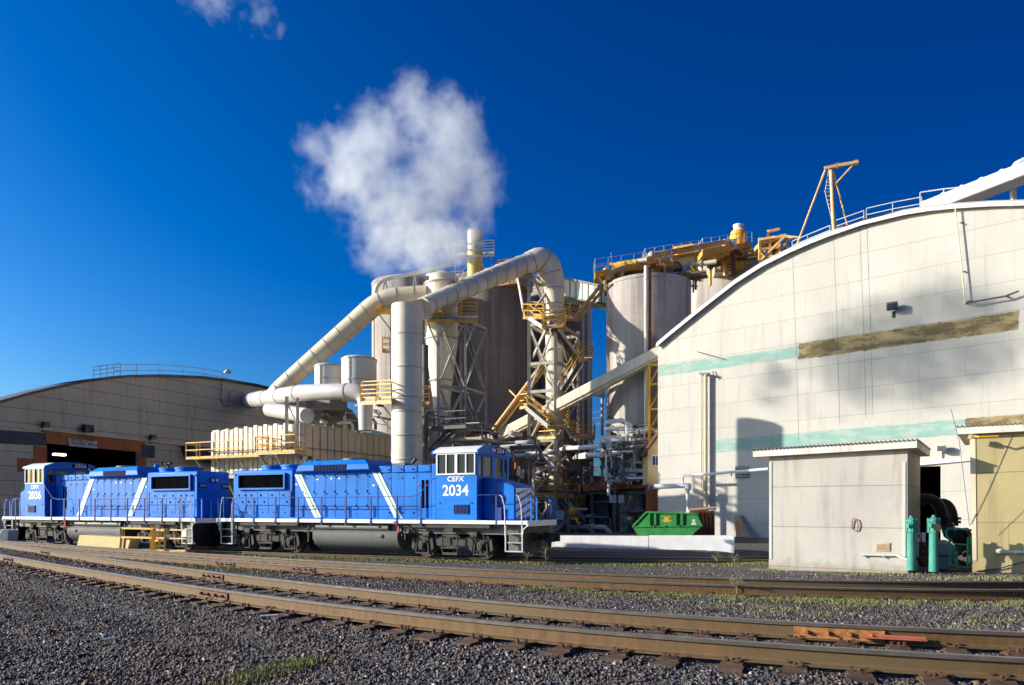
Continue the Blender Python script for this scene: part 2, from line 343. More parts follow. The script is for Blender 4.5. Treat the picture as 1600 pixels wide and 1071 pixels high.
Xs, Ys = Xs[k], Ys[k]; sz = (.011+.016*rs.rand(len(Xs))**1.5+.02*(rs.rand(len(Xs)) < .06)*rs.rand(len(Xs)))*np.where(Ys < 16, 1, 1.25)
vs, fs = stones(Xs, Ys, sz)
t = NT('ballast_stone'); rn = t.n('NewGeometry').outputs['Random Per Island']
ra = t.n('ValToRGB', {0: rn}); el = ra.color_ramp.elements; el[0].color = (.035, .036, .042, 1); el[1].position = 1; el[1].color = (.46, .44, .41, 1)
for p, cc in ((.35, (.06, .06, .068)), (.55, (.12, .108, .098)), (.74, (.15, .09, .055)), (.9, (.18, .17, .17))):
    e = el.new(p); e.color = (*cc, 1)
big = t.noise(.4, 4); c = t.mix(t.math('MULTIPLY', t.ramp(big, .42, .68), .5), ra.outputs[0], (.13, .085, .055), 'MIX'); c = t.mix(t.math('MULTIPLY', t.ramp(t.noise(1.1, 5, .6), .5, .68), .55), c, (.035, .028, .022))
tag(npmesh('ballast', vs, fs, t.base(c, .8)), 'loose dark grey ballast stones covering the yard', None, kind='stuff')

RAILP = [(-.07, -.186), (.07, -.186), (.07, -.175), (.02, -.16), (.009, -.145), (.009, -.05), (.036, -.038), (.037, -.008), (.03, 0), (-.03, 0), (-.037, -.008), (-.036, -.038), (-.009, -.05), (-.009, -.145), (-.02, -.16), (-.07, -.175)]
def curve_frames(f, off, x0, x1, step):
    out = []; x = x0
    while x <= x1:
        sl = float((f(x+.05)-f(x-.05))/.1); t = V(1, sl, 0).normalized(); n = V(-t.y, t.x, 0)
        out.append((V(x, float(f(x)), 0)+n*off, t, n)); x += step*t.x
    return out
def make_track(label, f, z, x0, x1, tie_range=None, bump_up=.0, tie_top=-.19, ext=.55):
    fr0 = curve_frames(f, .7175, (x0+x1)/2, (x0+x1)/2+.1, 1)[0]
    r = root('railway_track', label, 'railway track', fr0[0]+V(0, 0, z-.186), local=False, kind='structure')
    for o in (0, 1.505):
        mb = MB(); vs = []; fr = curve_frames(f, o, x0, x1, .4)
        for p, t_, n in fr:
            for a, b in RAILP: vs.append(p+n*a+V(0, 0, z+b))
        m = len(RAILP); fs = [(i*m+k, (i+1)*m+k, (i+1)*m+(k+1) % m, i*m+(k+1) % m) for i in range(len(fr)-1) for k in range(m)]
        mb.add(vs, fs); ob = mb.build('rail', [M['rail'], M['railhead']], r, recalc=False)
        for i, p in enumerate(ob.data.polygons):
            if i % m in (6, 7, 8, 9, 10): p.material_index = 1
        ob.data.set_sharp_from_angle(angle=R(25))
    if tie_range:
        tie_me = None
        for i, (p, t_, n) in enumerate(curve_frames(f, .7525, tie_range[0], tie_range[1], .56)):
            if i >= 98: break
            if tie_me is None:
                a = MB(); a.box(-.115, .115, -1.12, 1.12, -.16, 0); a.build('tie', M['wood']); tie = bpy.context.scene.collection.objects[-1]
                tie_me = tie.data; b = MB()
                for yy in (-.7525, .7525):
                    b.box(-.1, .1, yy-.19, yy+.19, .001, .018)
                    for sx, sy in ((-.06, -.085), (.055, .085), (.06, -.088), (-.055, .087)):
                        b.box(sx-.009, sx+.009, yy+sy-.009, yy+sy+.009, .018, .05); b.box(sx-.018, sx+.018, yy+sy-.014, yy+sy+.014, .05, .062)
                for yy in (-.7525, .7525):
                    for sy in (-.155, .155): b.box(-.012, .012, yy+sy-.012, yy+sy+.012, .018, .045); b.lathe((0, yy+sy, .045), [(.02, 0), (.02, .012), (.01, .02)], 8)
                pl = b.build('tie_plate', M['platerust'], smooth=False); plm = pl.data; bpy.data.objects.remove(pl)
            else:
                tie = bpy.data.objects.new('tie', tie_me); sc.collection.objects.link(tie)
            tie.location = p+V(0, 0, z-.186-.018)+n*rnd.uniform(-.06, .06); tie.rotation_euler = (0, 0, math.atan2(t_.y, t_.x)+rnd.uniform(-.03, .03))
            adopt(tie, r)
            q = bpy.data.objects.new('tie_plate', plm); sc.collection.objects.link(q); q.parent = tie
    return r
def joint(f, off, px, z, r, track, side=-1, big=False):
    """bolted bar across a rail joint, found at picture column px"""
    best = min(curve_frames(f, off, -20, 8, .05), key=lambda q: abs((q[0].x/q[0].y)-(px-800)/F)); p, t_, n = best
    mb = MB(); L = .46
    n = n*side
    c = p+V(0, 0, z); prof = [(.012, -.05), (.03, -.055), (.034, -.1), (.03, -.135), (.055, -.165), (.012, -.165)]
    mb.prism([c-t_*L+n*a+V(0, 0, b) for a, b in prof], t_*2*L)
    for k in range(4):
        q = c+t_*(-.33+.22*k)+n*.035+V(0, 0, -.1)
        mb.tube([q, q+n*(.025 if k % 2 else .04)], .024, 10)
        if k % 2: mb.tube([q, q+n*.075], .013, 8)
    return mb.build('joint_bar', M['rust'] if not big else M['orangerust'], track, smooth=False)
M['orangerust'] = paint('bright_rust', (.36, .16, .045), .8, .25, 14, dirt=(.14, .06, .03), dirt_amt=.5, streak=False, bump=50)
trA = make_track('nearest railway track with worn rusty rails curving away to the left', fA, ZA, -26, 9, (-17, 7.5))
trB = make_track('middle railway track running between the nearest rails and the blue locomotives', fB, ZB, -34, 18, (-22, 15))
trC = make_track('far siding track under the two blue locomotives', fC, ZC, -48, 14, (-28, 13))
joint(fA, 1.505, 1310, ZA, 0, trA, -1, True); joint(fA, 0, 335, ZA, 0, trA); joint(fA, 1.505, 333, ZA, 0, trA); joint(fA, 0, 14, ZA, 0, trA); joint(fA, 1.505, 72, ZA, 0, trA)
joint(fB, 0, 352, ZB, 0, trB); joint(fB, 0, 67, ZB, 0, trB); joint(fB, 0, 474, ZB, 0, trB)
# angle iron left lying between the near rails
fr = min(curve_frames(fA, 1.36, -5, 8, .05), key=lambda q: abs(q[0].x/q[0].y-(1395-800)/F))
mb = MB(); c = fr[0]+V(0, 0, ZA-.12); mb.obox(c-fr[1]*.32, fr[1]*.64, fr[2]*.09, V(0, 0, .012)); mb.obox(c-fr[1]*.32+fr[2]*.078, fr[1]*.64, fr[2]*.012, V(0, 0, .035))
tag(mb.build('steel_angle', paint('red_oxide', (.42, .12, .06), .7, .15, 8)), 'loose rusty red steel angle lying against the inside of the nearest track', 'steel angle')
# small litter sticks
for px, Y, a, L, lb in ((407, 10.1, .1, .25, 'thin white stick lying on the gravel below the nearest rail'), (160, 9.0, -.6, .17, 'short white splinter lying on the gravel at lower left')):
    p = gp(px, Y, gz1((px-800)*Y/F, Y)+.035); mb = MB(); mb.bar(p, p+V(math.cos(a)*L, -math.sin(a)*L*.3, .02), .022, .012)
    tag(mb.build('stick', M['white']), lb, 'stick')

# ---- grass and weeds
t = NT('grass_blades'); rn = t.n('NewGeometry').outputs['Random Per Island']
ra = t.n('ValToRGB', {0: rn}); el = ra.color_ramp.elements; el[0].color = (.07, .11, .02, 1); el[1].color = (.40, .34, .13, 1)
e = el.new(.6); e.color = (.17, .19, .05, 1); t.base(ra.outputs[0], .7); t.b.inputs['Subsurface Weight'].default_value = 0
M['grass'] = t.m
def blades(X, Y, h, lean=.6, wd=.006, z0=0.):
    n = len(X); Z = gz(X, Y)+z0; a = rs.rand(n)*6.283; l = lean*h*rs.rand(n)
    b = rs.rand(n)*6.283; dx, dy = np.cos(a)*wd, np.sin(a)*wd
    P = np.zeros((n, 4, 3)); P[:, 0] = np.stack([X-dx, Y-dy, Z-.01], 1); P[:, 1] = np.stack([X+dx, Y+dy, Z-.01], 1)
    P[:, 2] = np.stack([X+dx*.8+np.cos(b)*l*.5, Y+dy*.8+np.sin(b)*l*.5, Z+h*.6], 1); P[:, 3] = np.stack([X+np.cos(b)*l, Y+np.sin(b)*l, Z+h], 1)
    f = np.array([(0, 1, 2), (0, 2, 3)]); return P.reshape(-1, 3), (f[None]+np.arange(n)[:, None, None]*4).reshape(-1, 3)
gv, gf = [], []; cnt = 0
def add_bl(X, Y, h, **k):
    global cnt
    v, f = blades(X, Y, h, **k); gv.append(v); gf.append(f+cnt); cnt += len(v)
def patchy(X, Y, s, thr, seed): return vnoise(X, Y, s, seed)+.5*rs.rand(len(X)) > thr
# strip before the locomotives
X = rs.uniform(-13.5, 10.5, 17000); Y = fC(X)-.25-np.abs(rs.randn(len(X)))*.5-.25*(vnoise(X, X*0, 1.3)+.3); k = patchy(X, Y, 1.6, -.15, 1)
add_bl(X[k], Y[k], (.04+.07*rs.rand(k.sum()))*.9, wd=.012)
# between near and middle track, right-hand part
X = rs.uniform(.2, 10.5, 20000); Y = fB(X)-.2-np.abs(rs.randn(len(X)))*.28*(1+.35*np.clip(X-2, 0, 4)*.3); k = patchy(X, Y, 1.2, 0, 5)
add_bl(X[k], Y[k], .02+.05*rs.rand(k.sum()), wd=.006)
X = rs.uniform(1, 7.5, 16000); Y = fA(X)+1.9+rs.rand(len(X))*(fB(X)-fA(X)-2.2); k = patchy(X, Y, .9, .55, 9)
add_bl(X[k], Y[k], .02+.04*rs.rand(k.sum()), wd=.005)
# left, around the middle track
X = rs.uniform(-13, -6, 7000); Y = fB(X)-.3-rs.rand(len(X))*.5; k = patchy(X, Y, 1.1, .25, 2); add_bl(X[k], Y[k], .02+.05*rs.rand(k.sum()), wd=.008)
# tuft in the foreground gravel
a = rs.randn(2600); b = rs.randn(2600); X = -2.35+a*.20+b*.05; Y = 7.35+a*.22-b*.14; add_bl(X, Y, .015+.05*rs.rand(2600), wd=.004)
# by the pale hut
for (x0, y0, sx, sy, n) in ((9.0, 25.9, .25, .4, 700), (11.5, 23.6, .9, .35, 700), (14.2, 21.3, 1.6, .5, 1300)):
    X = x0+rs.randn(n)*sx; Y = y0+rs.randn(n)*sy; add_bl(X, Y, .03+.06*rs.rand(n), wd=.009)
tag(npmesh('grass', np.concatenate(gv), np.concatenate(gf), M['grass']), 'short green and straw grass growing along the rails and on the gravel', 'grass', kind='stuff')
# tall dry weeds standing before the right locomotive
def weed(px, Y, h, label, seed):
    r_ = random.Random(seed); b = gp(px, Y); b.z = gz1(b.x, b.y); mb = MB()
    top = b+V(r_.uniform(-.05, .05), 0, h); mb.tube([b, b.lerp(top, .5)+V(.02, 0, 0), top], .008, 5)
    for i in range(16):
        q = b.lerp(top, r_.uniform(.45, 1)); a = r_.uniform(0, 6.28); l = r_.uniform(.08, .22)
        e = q+V(math.cos(a)*l, math.sin(a)*l, r_.uniform(.02, .18)); mb.tube([q, e], .004, 4)
        for k in range(3): mb.lathe(e+V(r_.uniform(-.03, .03), r_.uniform(-.03, .03), r_.uniform(-.03, .03)), [(0, -.012), (.014, 0), (0, .012)], 5)
    tag(mb.build('weed', M['dryweed'], smooth=False), label, 'weed')
M['dryweed'] = paint('dry_weed', (.3, .25, .13), .9, .2, 5)
weed(853, 27.8, .62, 'tall dry weed in front of the coupler end of the right locomotive', 1)
weed(822, 27.8, .42, 'shorter dry weed just left of the tall one by the right locomotive', 2)
weed(1120, 28.6, .35, 'dry weed standing by the far siding left of the pale hut', 3)
weed(1148, 28.6, .3, 'dry weed nearest the left corner of the pale hut', 4)
weed(1150, 14.3, .3, 'straw coloured weed growing between the rails of the middle track', 5)
# ================================================================ LOCOMOTIVES (local frame: +x forward, z up from the rail)
M['decal'] = paint('sticker_white', (.75, .75, .72), .5, .05, 8)
M['amber'] = paint('bronze_cap', (.3, .2, .1), .5, .1, 5)
t = NT('louvre_grille'); sx = t.math('FRACT', t.math('MULTIPLY', t.dot((1, 0, 0), t.n('TexCoord').outputs['Object']), 9.)); t.base(t.mix(t.math('LESS_THAN', sx, .35), (.004, .004, .005), (.008, .009, .011)), .9, 0, .04); M['grille'] = t.m
def box_part(name, mat, par, *b, bevel=0): return MB().box(*b).build(name, mat, par, bevel=bevel)
def locomotive(number, label, center, ang, rear_slots=True):
    L = root('locomotive', label, 'locomotive', center, local=True, rz=ang, group='blue diesel locomotives')
    B = M['blue']
    box_part('underframe', M['dsteel'], L, -8.0, 8.0, -1.15, 1.15, 1.02, 1.54)
    box_part('walkway', B, L, -8.28, 8.28, -1.5, 1.5, 1.545, 1.595)
    for s in (-1, 1):
        mb = MB(); mb.box(-8.3, 8.3, s*1.5-.03, s*1.5+.03, 1.44, 1.6)
        mb.build('side_sill', M['white'], L, bevel=.01)
        MB().box(-6.8, -3.3, s*1.45-.02, s*1.45+.02, 1.28, 1.44).box(-5.6, -5.2, s*1.4-.05, s*1.4+.03, 1.1, 1.3).build('sill_flange', M['truck'], L); mb = MB(); mb.box(2.9, 6.6, s*1.45-.02, s*1.45+.02, 1.28, 1.44); mb.box(4.5, 4.9, s*1.4-.05, s*1.4+.05, 1.1, 1.3)
        mb.build('sill_flange', M['truck'], L)
    # --- radiator end
    box_part('radiator_hood', B, L, -7.8, -3.98, -.97, .97, 1.596, 3.93, bevel=.09)
    for s in (-1, 1):
        y = s*.97
        mb = MB()
        for (x0, x1, z0, z1) in ((-7.4, -4.4, 3.68, 3.76), (-7.4, -4.4, 2.98, 3.06), (-7.4, -7.32, 3.06, 3.68), (-4.48, -4.4, 3.06, 3.68)): mb.box(x0, x1, min(y, y+s*.13), max(y, y+s*.13), z0, z1)
        g = mb.build('radiator_grille', B, L, bevel=.008)
        mb = MB(); mb.box(-7.32, -4.48, min(y, y+s*.012), max(y, y+s*.012), 3.06, 3.68); a = mb.build('grille_mesh', M['grille'], g)
        mb = MB()
        for k in range(30): mb.box(-7.3+k*.097, -7.285+k*.097, min(y, y+s*.03), max(y, y+s*.03), 3.06, 3.68)
        mb.box(-7.32, -4.48, min(y, y+s*.035), max(y, y+s*.035), 3.36, 3.38); mb.build('louvre', M['dark'], g)
    for fx in (-5.95, -4.72):
        f = MB().lathe((fx, 0, 3.92), [(.66, 0), (.66, .16), (.7, .17), (.7, .24), (.6, .26)], 36).build('radiator_fan', B, L)
        MB().lathe((fx, 0, 4.185), [(.58, 0), (.58, .012), (.1, .03)], 24).build('fan_guard', M['black'], f)
    # --- engine hood
    box_part('engine_hood', B, L, -3.98, .8, -.9, .9, 1.596, 3.7, bevel=.02)
    box_part('low_hood', B, L, .8, 3.55, -.9, .9, 1.596, 3.62, bevel=.02)
    mb = MB()
    for k in range(4): mb.box(.83+k*.68, .83+k*.68+.66, -.93, .93, 3.63, 3.95)
    mb.build('roof_hatch', B, L, bevel=.04)
    box_part('cab_adapter', B, L, 3.56, 4.1, -.93, .93, 1.596, 3.98, bevel=.03)
    hatch = MB()
    def ring(x0, x1, y, z): return [V(x0, -y, z), V(x1, -y, z), V(x1, y, z), V(x0, y, z)]
    rs_ = [ring(-3.96, .78, .9, 3.7), ring(-3.6, .55, 1.22, 3.8), ring(-3.5, .45, 1.2, 4.05), ring(-3.2, .1, .95, 4.27)]
    vs_ = [v for r_ in rs_ for v in r_]; fs_ = [(i*4+k, i*4+(k+1) % 4, i*4+4+(k+1) % 4, i*4+4+k) for i in range(3) for k in range(4)]+[(3, 2, 1, 0), (12, 13, 14, 15)]
    h = hatch.add(vs_, fs_).build('brake_hatch', B, L, bevel=.02)
    for s in (-1, 1):
        mb = MB(); mb.box(-2.55, -.75, s*1.225-.012, s*1.225+.012, 3.80, 4.05); mb.build('hatch_grille', M['grille'], h)
        mb = MB()
        for k in range(22): mb.box(-2.53+k*.083, -2.515+k*.083, s*1.24-.012, s*1.24+.012, 3.79, 4.06)
        mb.build('louvre', M['dblue'], h)
    MB().lathe((-1.1, 0, 4.27), [(.62, 0), (.62, .1), (.5, .12)], 30).build('hatch_fan', M['dsteel'], L)
    mb = MB(); mb.box(-.35, .35, -.3, .3, 3.95, 4.12); MB().box(1.1, 1.75, -.28, .28, 3.951, 4.1).build('exhaust_stack', M['dsteel'], L)
    # --- hood doors and latches
    for s in (-1, 1):
        y = s*.9
        def door(x0, x1, z0, z1, yy=y): MB().box(x0+.012, x1-.012, yy-.012 if s < 0 else yy, yy if s < 0 else yy+.012, z0, z1).build('hood_door', B, L, bevel=.004)
        xs_ = [-3.9, -3.35, -2.75, -2.15, -1.55, -.95, -.35, .25, .78]
        for a, b in zip(xs_, xs_[1:]): door(a, b, 2.02, 3.62)
        for a, b in zip(xs_[::2], xs_[2::2]): door(a, b, 1.63, 1.99)
        xs2 = [.84, 1.5, 2.16, 2.82]
        for a, b in zip(xs2, xs2[1:]): door(a, b, 1.7, 3.56)
        yr = s*.97
        for a, b in zip([-7.6, -6.9, -6.2, -5.5, -4.8], [-6.9, -6.2, -5.5, -4.8, -4.1]): door(a, b, 1.8, 2.86, yr)
        mb = MB()
        def nub(x, z, yy, wd=.035, hh=.05): mb.box(x-wd/2, x+wd/2, min(yy, yy+s*.05), max(yy, yy+s*.05), z-hh/2, z+hh/2)
        for a in xs_[1:-1]:
            for z in (2.1, 2.75, 3.5): nub(a+.05, z, y); nub(a-.06, z+.1, y, .02, .09)
        for a in (1.5, 2.16, 2.75): nub(a-.12, 3.4, y); nub(a-.12, 1.9, y, .02, .08); nub(a-.15, 3.78, s*.93, .05, .05)
        for a in (-7.0, -6.6, -6.0, -5.3, -4.6, -7.4):
            nub(a, 2.72, yr, .03, .09); nub(a+.22, 2.4, yr, .03, .09); nub(a+.1, 1.9, yr)
        nub(-7.62, 3.72, yr, .12, .06); mb.box(-4.2, -4.12, min(yr, yr+s*.03), max(yr, yr+s*.03), 1.7, 2.9)
        mb.build('latch', M['dblue'], L)
        mb = MB()
        for x, z in ((-6.1, 2.62), (-5.55, 2.6), (-3.84, 3.2), (-2.6, 3.42), (-1.8, 3.44), (-1.35, 3.44), (.55, 3.1), (3.95, 3.2)): mb.box(x-.06, x+.06, min(yr, yr+s*.008) if x < -4 else min(y, y+s*.02), max(yr, yr+s*.008) if x < -4 else max(y, y+s*.02), z-.035, z+.035)
        mb.build('notice_sticker', M['decal'], L)
        mb = MB()
        for x, z in ((-6.35, 2.78), (-6.25, 2.72), (1.15, 3.1), (2.9, 3.1)): mb.box(x-.05, x+.05, min(yr, yr+s*.01) if x < -4 else min(y, y+s*.022), max(yr, yr+s*.01) if x < -4 else max(y, y+s*.022), z-.05, z+.05)
        mb.build('warning_sticker', M['red'], L)
        MB().box(3.05, 3.16, min(y, y+s*.02), max(y, y+s*.02), 2.1, 3.3).box(3.26, 3.37, min(y, y+s*.02), max(y, y+s*.02), 2.1, 3.3).build('air_slot', M['dark'], L)
        # white diagonal stripes with a thin green line
        for xt, xb in ((-3.94, -2.72), (.5, 1.72)):
            def sl(a, b, yo): return [V(xt+a, y+s*yo, 3.66), V(xt+b, y+s*yo, 3.66), V(xb+b, y+s*yo, 1.6), V(xb+a, y+s*yo, 1.6)]
            MB().prism(sl(0, .2, .03), (0, s*.004, 0)).prism(sl(.27, .40, .03), (0, s*.004, 0)).build('white_stripe', M['white'], L, smooth=False)
            MB().prism(sl(.2, .27, .03), (0, s*.004, 0)).build('green_stripe', M['greenstripe'], L, smooth=False)
    # --- cab
    cab = MB(); X0, X1, W = 4.1, 6.04, 1.5
    for s in (-1, 1):
        ya, yb = sorted((s*W, s*(W-.07)))
        cab.box(X0, X1, ya, yb, 1.595, 3.5); cab.box(X0, X1, ya, yb, 4.3, 4.42)
        cab.box(X0, X0+.1, ya, yb, 3.5, 4.3); cab.box(X1-.1, X1, ya, yb, 3.5, 4.3)
    for xa, xb in ((X0+.0, X0+.07), (X1-.07, X1)):
        cab.box(xa, xb, -W+.07, W-.07, 1.595, 3.42); cab.box(xa, xb, -W+.07, W-.07, 4.22, 4.42)
        for ya, yb in ((-1.43, -1.33), (-1.0, -.86), (-.16, .16), (.86, 1.0), (1.33, 1.43)): cab.box(xa, xb, ya, yb, 3.42, 4.22)
    cb = cab.build('cab', B, L, bevel=.008)
    mb = MB()
    for s in (-1, 1): mb.box(X0+.1, X1-.1, s*(W-.035)-.006, s*(W-.035)+.006, 3.5, 4.3)
    for x in (X0+.035, X1-.035):
        for ya, yb in ((-1.33, -1.0), (-.86, -.16), (.16, .86), (1.0, 1.33)): mb.box(x-.006, x+.006, ya, yb, 3.42, 4.22)
    mb.build('window_pane', M['glass'], cb, smooth=False)
    for s in (-1, 1):
        f = MB(); ya, yb = sorted((s*(W+.001), s*(W+.035)))
        for a in (X0+.06, X0+.5, X0+.93, X0+1.0, X0+1.42, X1-.11): f.box(a, a+.05, ya, yb, 3.5, 4.32)
        f.box(X0+.06, X1-.06, ya, yb, 3.46, 3.52); f.box(X0+.06, X1-.06, ya, yb, 4.3, 4.35)
        f.build('window_frame', M['white'], cb)
        mb = MB(); mb.box(X0+.85, X0+1.6, min(s*W, s*(W+.02)), max(s*W, s*(W+.02)), 1.84, 2.26); v = mb.build('cab_vent', B, cb)
        mb = MB(); ya, yb = sorted((s*(W+.02), s*(W+.03)))
        mb.box(X0+.88, X0+1.57, ya, yb, 1.87, 2.23); mb.build('vent_opening', M['dark'], v)
        mb = MB(); ya, yb = sorted((s*(W+.03), s*(W+.05)))
        for k in range(11): mb.box(X0+.9+k*.063, X0+.925+k*.063, ya, yb, 1.87, 2.23)
        mb.build('louvre', M['dblue'], v)
        mb = MB(); ya, yb = sorted((s*W, s*(W+.004))); mb.box(X0+.02, X1-.02, ya, yb, 2.45, 2.46); mb.box(X0+.02, X1-.02, ya, yb, 2.04, 2.05) ; mb.box(X0+.0, X0+.015, ya, yb, 1.6, 3.4)
        for x in (X0+.2, X1-.25): mb.box(x-.03, x+.03, min(s*W, s*(W+.03)), max(s*W, s*(W+.03)), 2.28, 2.33)
        mb.build('panel_seam', M['dblue'], cb)
    FR = facing((0, -1, 0)); FR2 = facing((0, 1, 0))
    for s, rot in ((-1, FR), (1, FR2)):
        text('fleet_letters', 'CEFX', .29, M['white'], cb, V(5.05, s*(W+.004), 3.28), rot, .001, .006, 1.12)
        text('fleet_number', number, .62, M['white'], cb, V(5.05, s*(W+.004), 2.8), rot, .001, .012, 1.0)
    prof = [(-1.58, 4.36), (-1.58, 4.44), (-1.02, 4.66), (-.4, 4.72), (.4, 4.72), (1.02, 4.66), (1.58, 4.44), (1.58, 4.36)]
    MB().prism([V(X0-.08, y, z) for y, z in prof], (X1-X0+.12, 0, 0)).build('cab_roof', M['white'], L)
    for xa, d in ((X0-.085, -.05), (X1+.045, .05)):
        rp = MB().prism([V(xa, y*1.005, z+.006 if z > 4.4 else 4.3) for y, z in prof], (d, 0, 0)).build('roof_front', B, L)
        xx = xa+d; sg = 1 if d > 0 else -1
        for yc in (.45*sg,):
            MB().box(min(xx, xx+sg*.012), max(xx, xx+sg*.012), yc-.46, yc+.46, 4.38, 4.66).build('number_board', M['dark'], rp)
            text('board_number', number, .30, M['white'], rp, V(xx+sg*.014, yc, 4.52), facing((sg, 0, 0)), .002, .006, 1.2)
        if sg > 0:
            for yc in (-.32, -.12): MB().lathe((xx, yc*1.0, 4.52), [(.075, 0), (.075, .04), (.06, .045)], 16, 'x').build('headlight', M['decal'], rp)
    # things inside the cab seen through the panes
    MB().box(4.3, 4.75, -.9, -.45, 2.6, 3.6).box(4.3, 4.45, -.9, -.45, 3.6, 4.05).box(4.3, 4.75, .45, .9, 2.6, 3.6).build('cab_seat', M['black'], L, bevel=.03)
    MB().box(5.1, 5.75, -.35, .35, 2.4, 3.62).build('control_stand', M['dsteel'], L, bevel=.02)
    MB().lathe((5.45, -1.25, 3.52), [(.09, 0), (.1, .22), (.035, .3), (.035, .34)], 14).build('water_bottle', M['greyw'], L)
    # --- nose
    for s in (-1, 1): pass
    nz = MB(); pr = [(6.05, 1.596), (7.5, 1.596), (7.5, 2.98), (7.28, 3.08), (6.05, 3.36)]
    n_ = nz.prism([V(x, -.97, z) for x, z in pr], (0, 1.94, 0)).build('nose', B, L, bevel=.05)
    def stripe(y0, z0, y1, z1):  # clipped diagonal band on the nose front
        return None
    for s in (-1, 1):
        mb = MB()
        if s > 0: continue
        for k in range(-1, 4):
            zb = 1.70+k*.33; ya, yb = -.9, .62; zt = zb+.42
            q = [(ya, zb), (yb, zt), (yb, zt+.21), (ya, zb+.21)]
            q = [(y, max(1.62, min(z, 2.95))) for y, z in q]
            mb.prism([V(7.5035, y, z) for y, z in q], (.006, 0, 0))
            mb.prism([V(7.5035, .9, max(1.62, zb+.2)), V(7.5035, .7, max(1.62, zb+.36)), V(7.5035, .7, max(1.63, zb+.55)), V(7.5035, .9, max(1.63, zb+.39))], (.006, 0, 0))
        for x0 in (): pass
        mb.build('nose_stripe', M['white'], n_, smooth=False)
    for s in (-1, 1):
        mb = MB(); mb.lathe((6.75, s*.97, 2.45), [(.3, 0), (.3, s*.03), (.24, s*.05)], 24, 'y'); mb.box(6.6, 6.95, min(s*.97, s*1.1), max(s*.97, s*1.1), 1.62, 2.12); mb.build('nose_hatch', M['dblue'], n_)
        MB().lathe((7.5, s*.12, 2.78), [(.08, 0), (.08, .06), (.06, .065)], 16, 'x').build('headlight', M['decal'], n_)
    # --- platforms, steps, pilots at both ends
    for e in (-1, 1):
        xa, xb = sorted((e*8.3, e*8.24))
        MB().box(xa, xb, -1.5, 1.5, 1.37, 1.602).build('end_sill', M['white'], L)
        MB().prism([V(e*8.0, y, z) for y, z in ((-1.45, 1.36), (1.45, 1.36), (1.45, .55), (1.15, .22), (-1.15, .22), (-1.45, .55))], (e*.08, 0, 0)).build('pilot', M['black'], L, bevel=.01)
        c = MB(); c.box(*sorted((e*8.05, e*8.55)), -.14, .14, .78, 1.04); c.box(*sorted((e*8.5, e*8.85)), -.2, .12, .72, 1.1); c.box(*sorted((e*8.8, e*9.0)), .02, .2, .74, 1.08)
        c.build('coupler', M['truck'], L, bevel=.03)
        hs_ = MB()
        for yy in (-.75, -.6, .6, .75, -.4, .4): hs_.tube([V(e*8.12, yy, 1.1), V(e*8.3, yy, 1.0), V(e*8.38, yy, .75), V(e*8.34, yy, .5)], .022, 6)
        hs_.build('air_hose', M['black'], L)
        for s in (-1, 1):
            y = s*1.47
            st = MB(); x1, x2 = e*7.32, e*8.05
            st.bar(V(x1, y, .36), V(x1, y, 1.4), .05); st.bar(V(x2, y, .36), V(x2, y, 1.4), .05); st.bar(V(x1, y, .38), V(x2, y, .38), .05)
            for z in (.36, .72, 1.08): st.box(*sorted((x1, x2)), *sorted((y, s*1.2)), z-.012, z+.012)
            stp = st.build('step', M['greyw'], L)
            MB().box(*sorted((x1, x2)), *sorted((s*1.19, s*1.17)), .36, 1.36).build('step_well', M['dsteel'], L)
            hr = MB(); yh = s*1.53
            for xq in (x1, x2):
                dx = e*.05 if xq == x2 else -e*.02
                hr.tube([V(xq, yh, .95), V(xq, yh, 1.7), V(xq-e*.03, yh, 2.2), V(xq-e*(.14), yh, 2.55), V(xq-e*.24, yh, 2.62)], .019, 8)
            hr.tube([V(e*8.1, yh, 1.05), V(e*8.12, yh, 1.25), V(e*8.35, yh, 1.45)], .017, 8)
            hr.build('grab_rail', M['white'], L)
            ep = MB(); ep.bar(V(e*8.27, s*.55, 1.6), V(e*8.27, s*.55, 2.55), .06); ep.bar(V(e*8.27, s*1.1, 1.6), V(e*8.27, s*1.1, 2.55), .06); ep.bar(V(e*8.27, s*.55, 2.52), V(e*8.27, s*1.45, 2.52), .03)
            ep.tube([V(e*8.27, s*1.45, 2.52), V(e*8.2, s*1.5, 1.62)], .018, 8)
            ep.build('end_rail', M['blue'], L)
    # --- side handrails
    for s in (-1, 1):
        y = s*1.53; mb = MB(); xs_ = [-7.2, -5.9, -4.55, -3.2, -1.85, -.5, .85, 2.2, 3.4]
        for x in xs_: mb.box(x-.036, x+.036, y-.025, y+.025, 1.38, 2.6); mb.box(x-.045, x+.045, y-.025, y+.025, 1.36, 1.5)
        mb.tube([V(-7.7, y, 2.58), V(2.9, y, 2.58), V(3.3, y, 2.66), V(4.05, y, 3.35)], .018, 8)
        mb.tube([V(6.04, y, 2.62), V(7.15, y, 2.62)], .018, 8); mb.box(6.9, 6.96, y-.012, y+.012, 1.4, 2.62)
        mb.build('handrail', M['dblue'], L)
        mb = MB(); mb.tube([V(-7.0, s*.99, 2.18), V(-6.4, s*.99, 2.05), V(3.0, s*.92, 2.05)], .012, 6); mb.build('cable', M['dblue'], L)
        mb = MB(); mb.box(-3.2, 3.2, min(s*1.02, s*.9), max(s*1.02, s*.9), 1.596, 1.70) if False else mb.box(-7.6, 3.9, min(s*.985, s*.9), max(s*.985, s*.9), 1.596, 1.66)
        mb.build('hood_skirt', B, L)
    # --- tank, reservoirs
    tp = [(-1.42, 1.0), (-1.42, .72), (-1.3, .5), (-1.05, .3), (-.7, .22), (.7, .22), (1.05, .3), (1.3, .5), (1.42, .72), (1.42, 1.0), (1.3, 1.1), (-1.3, 1.1)]
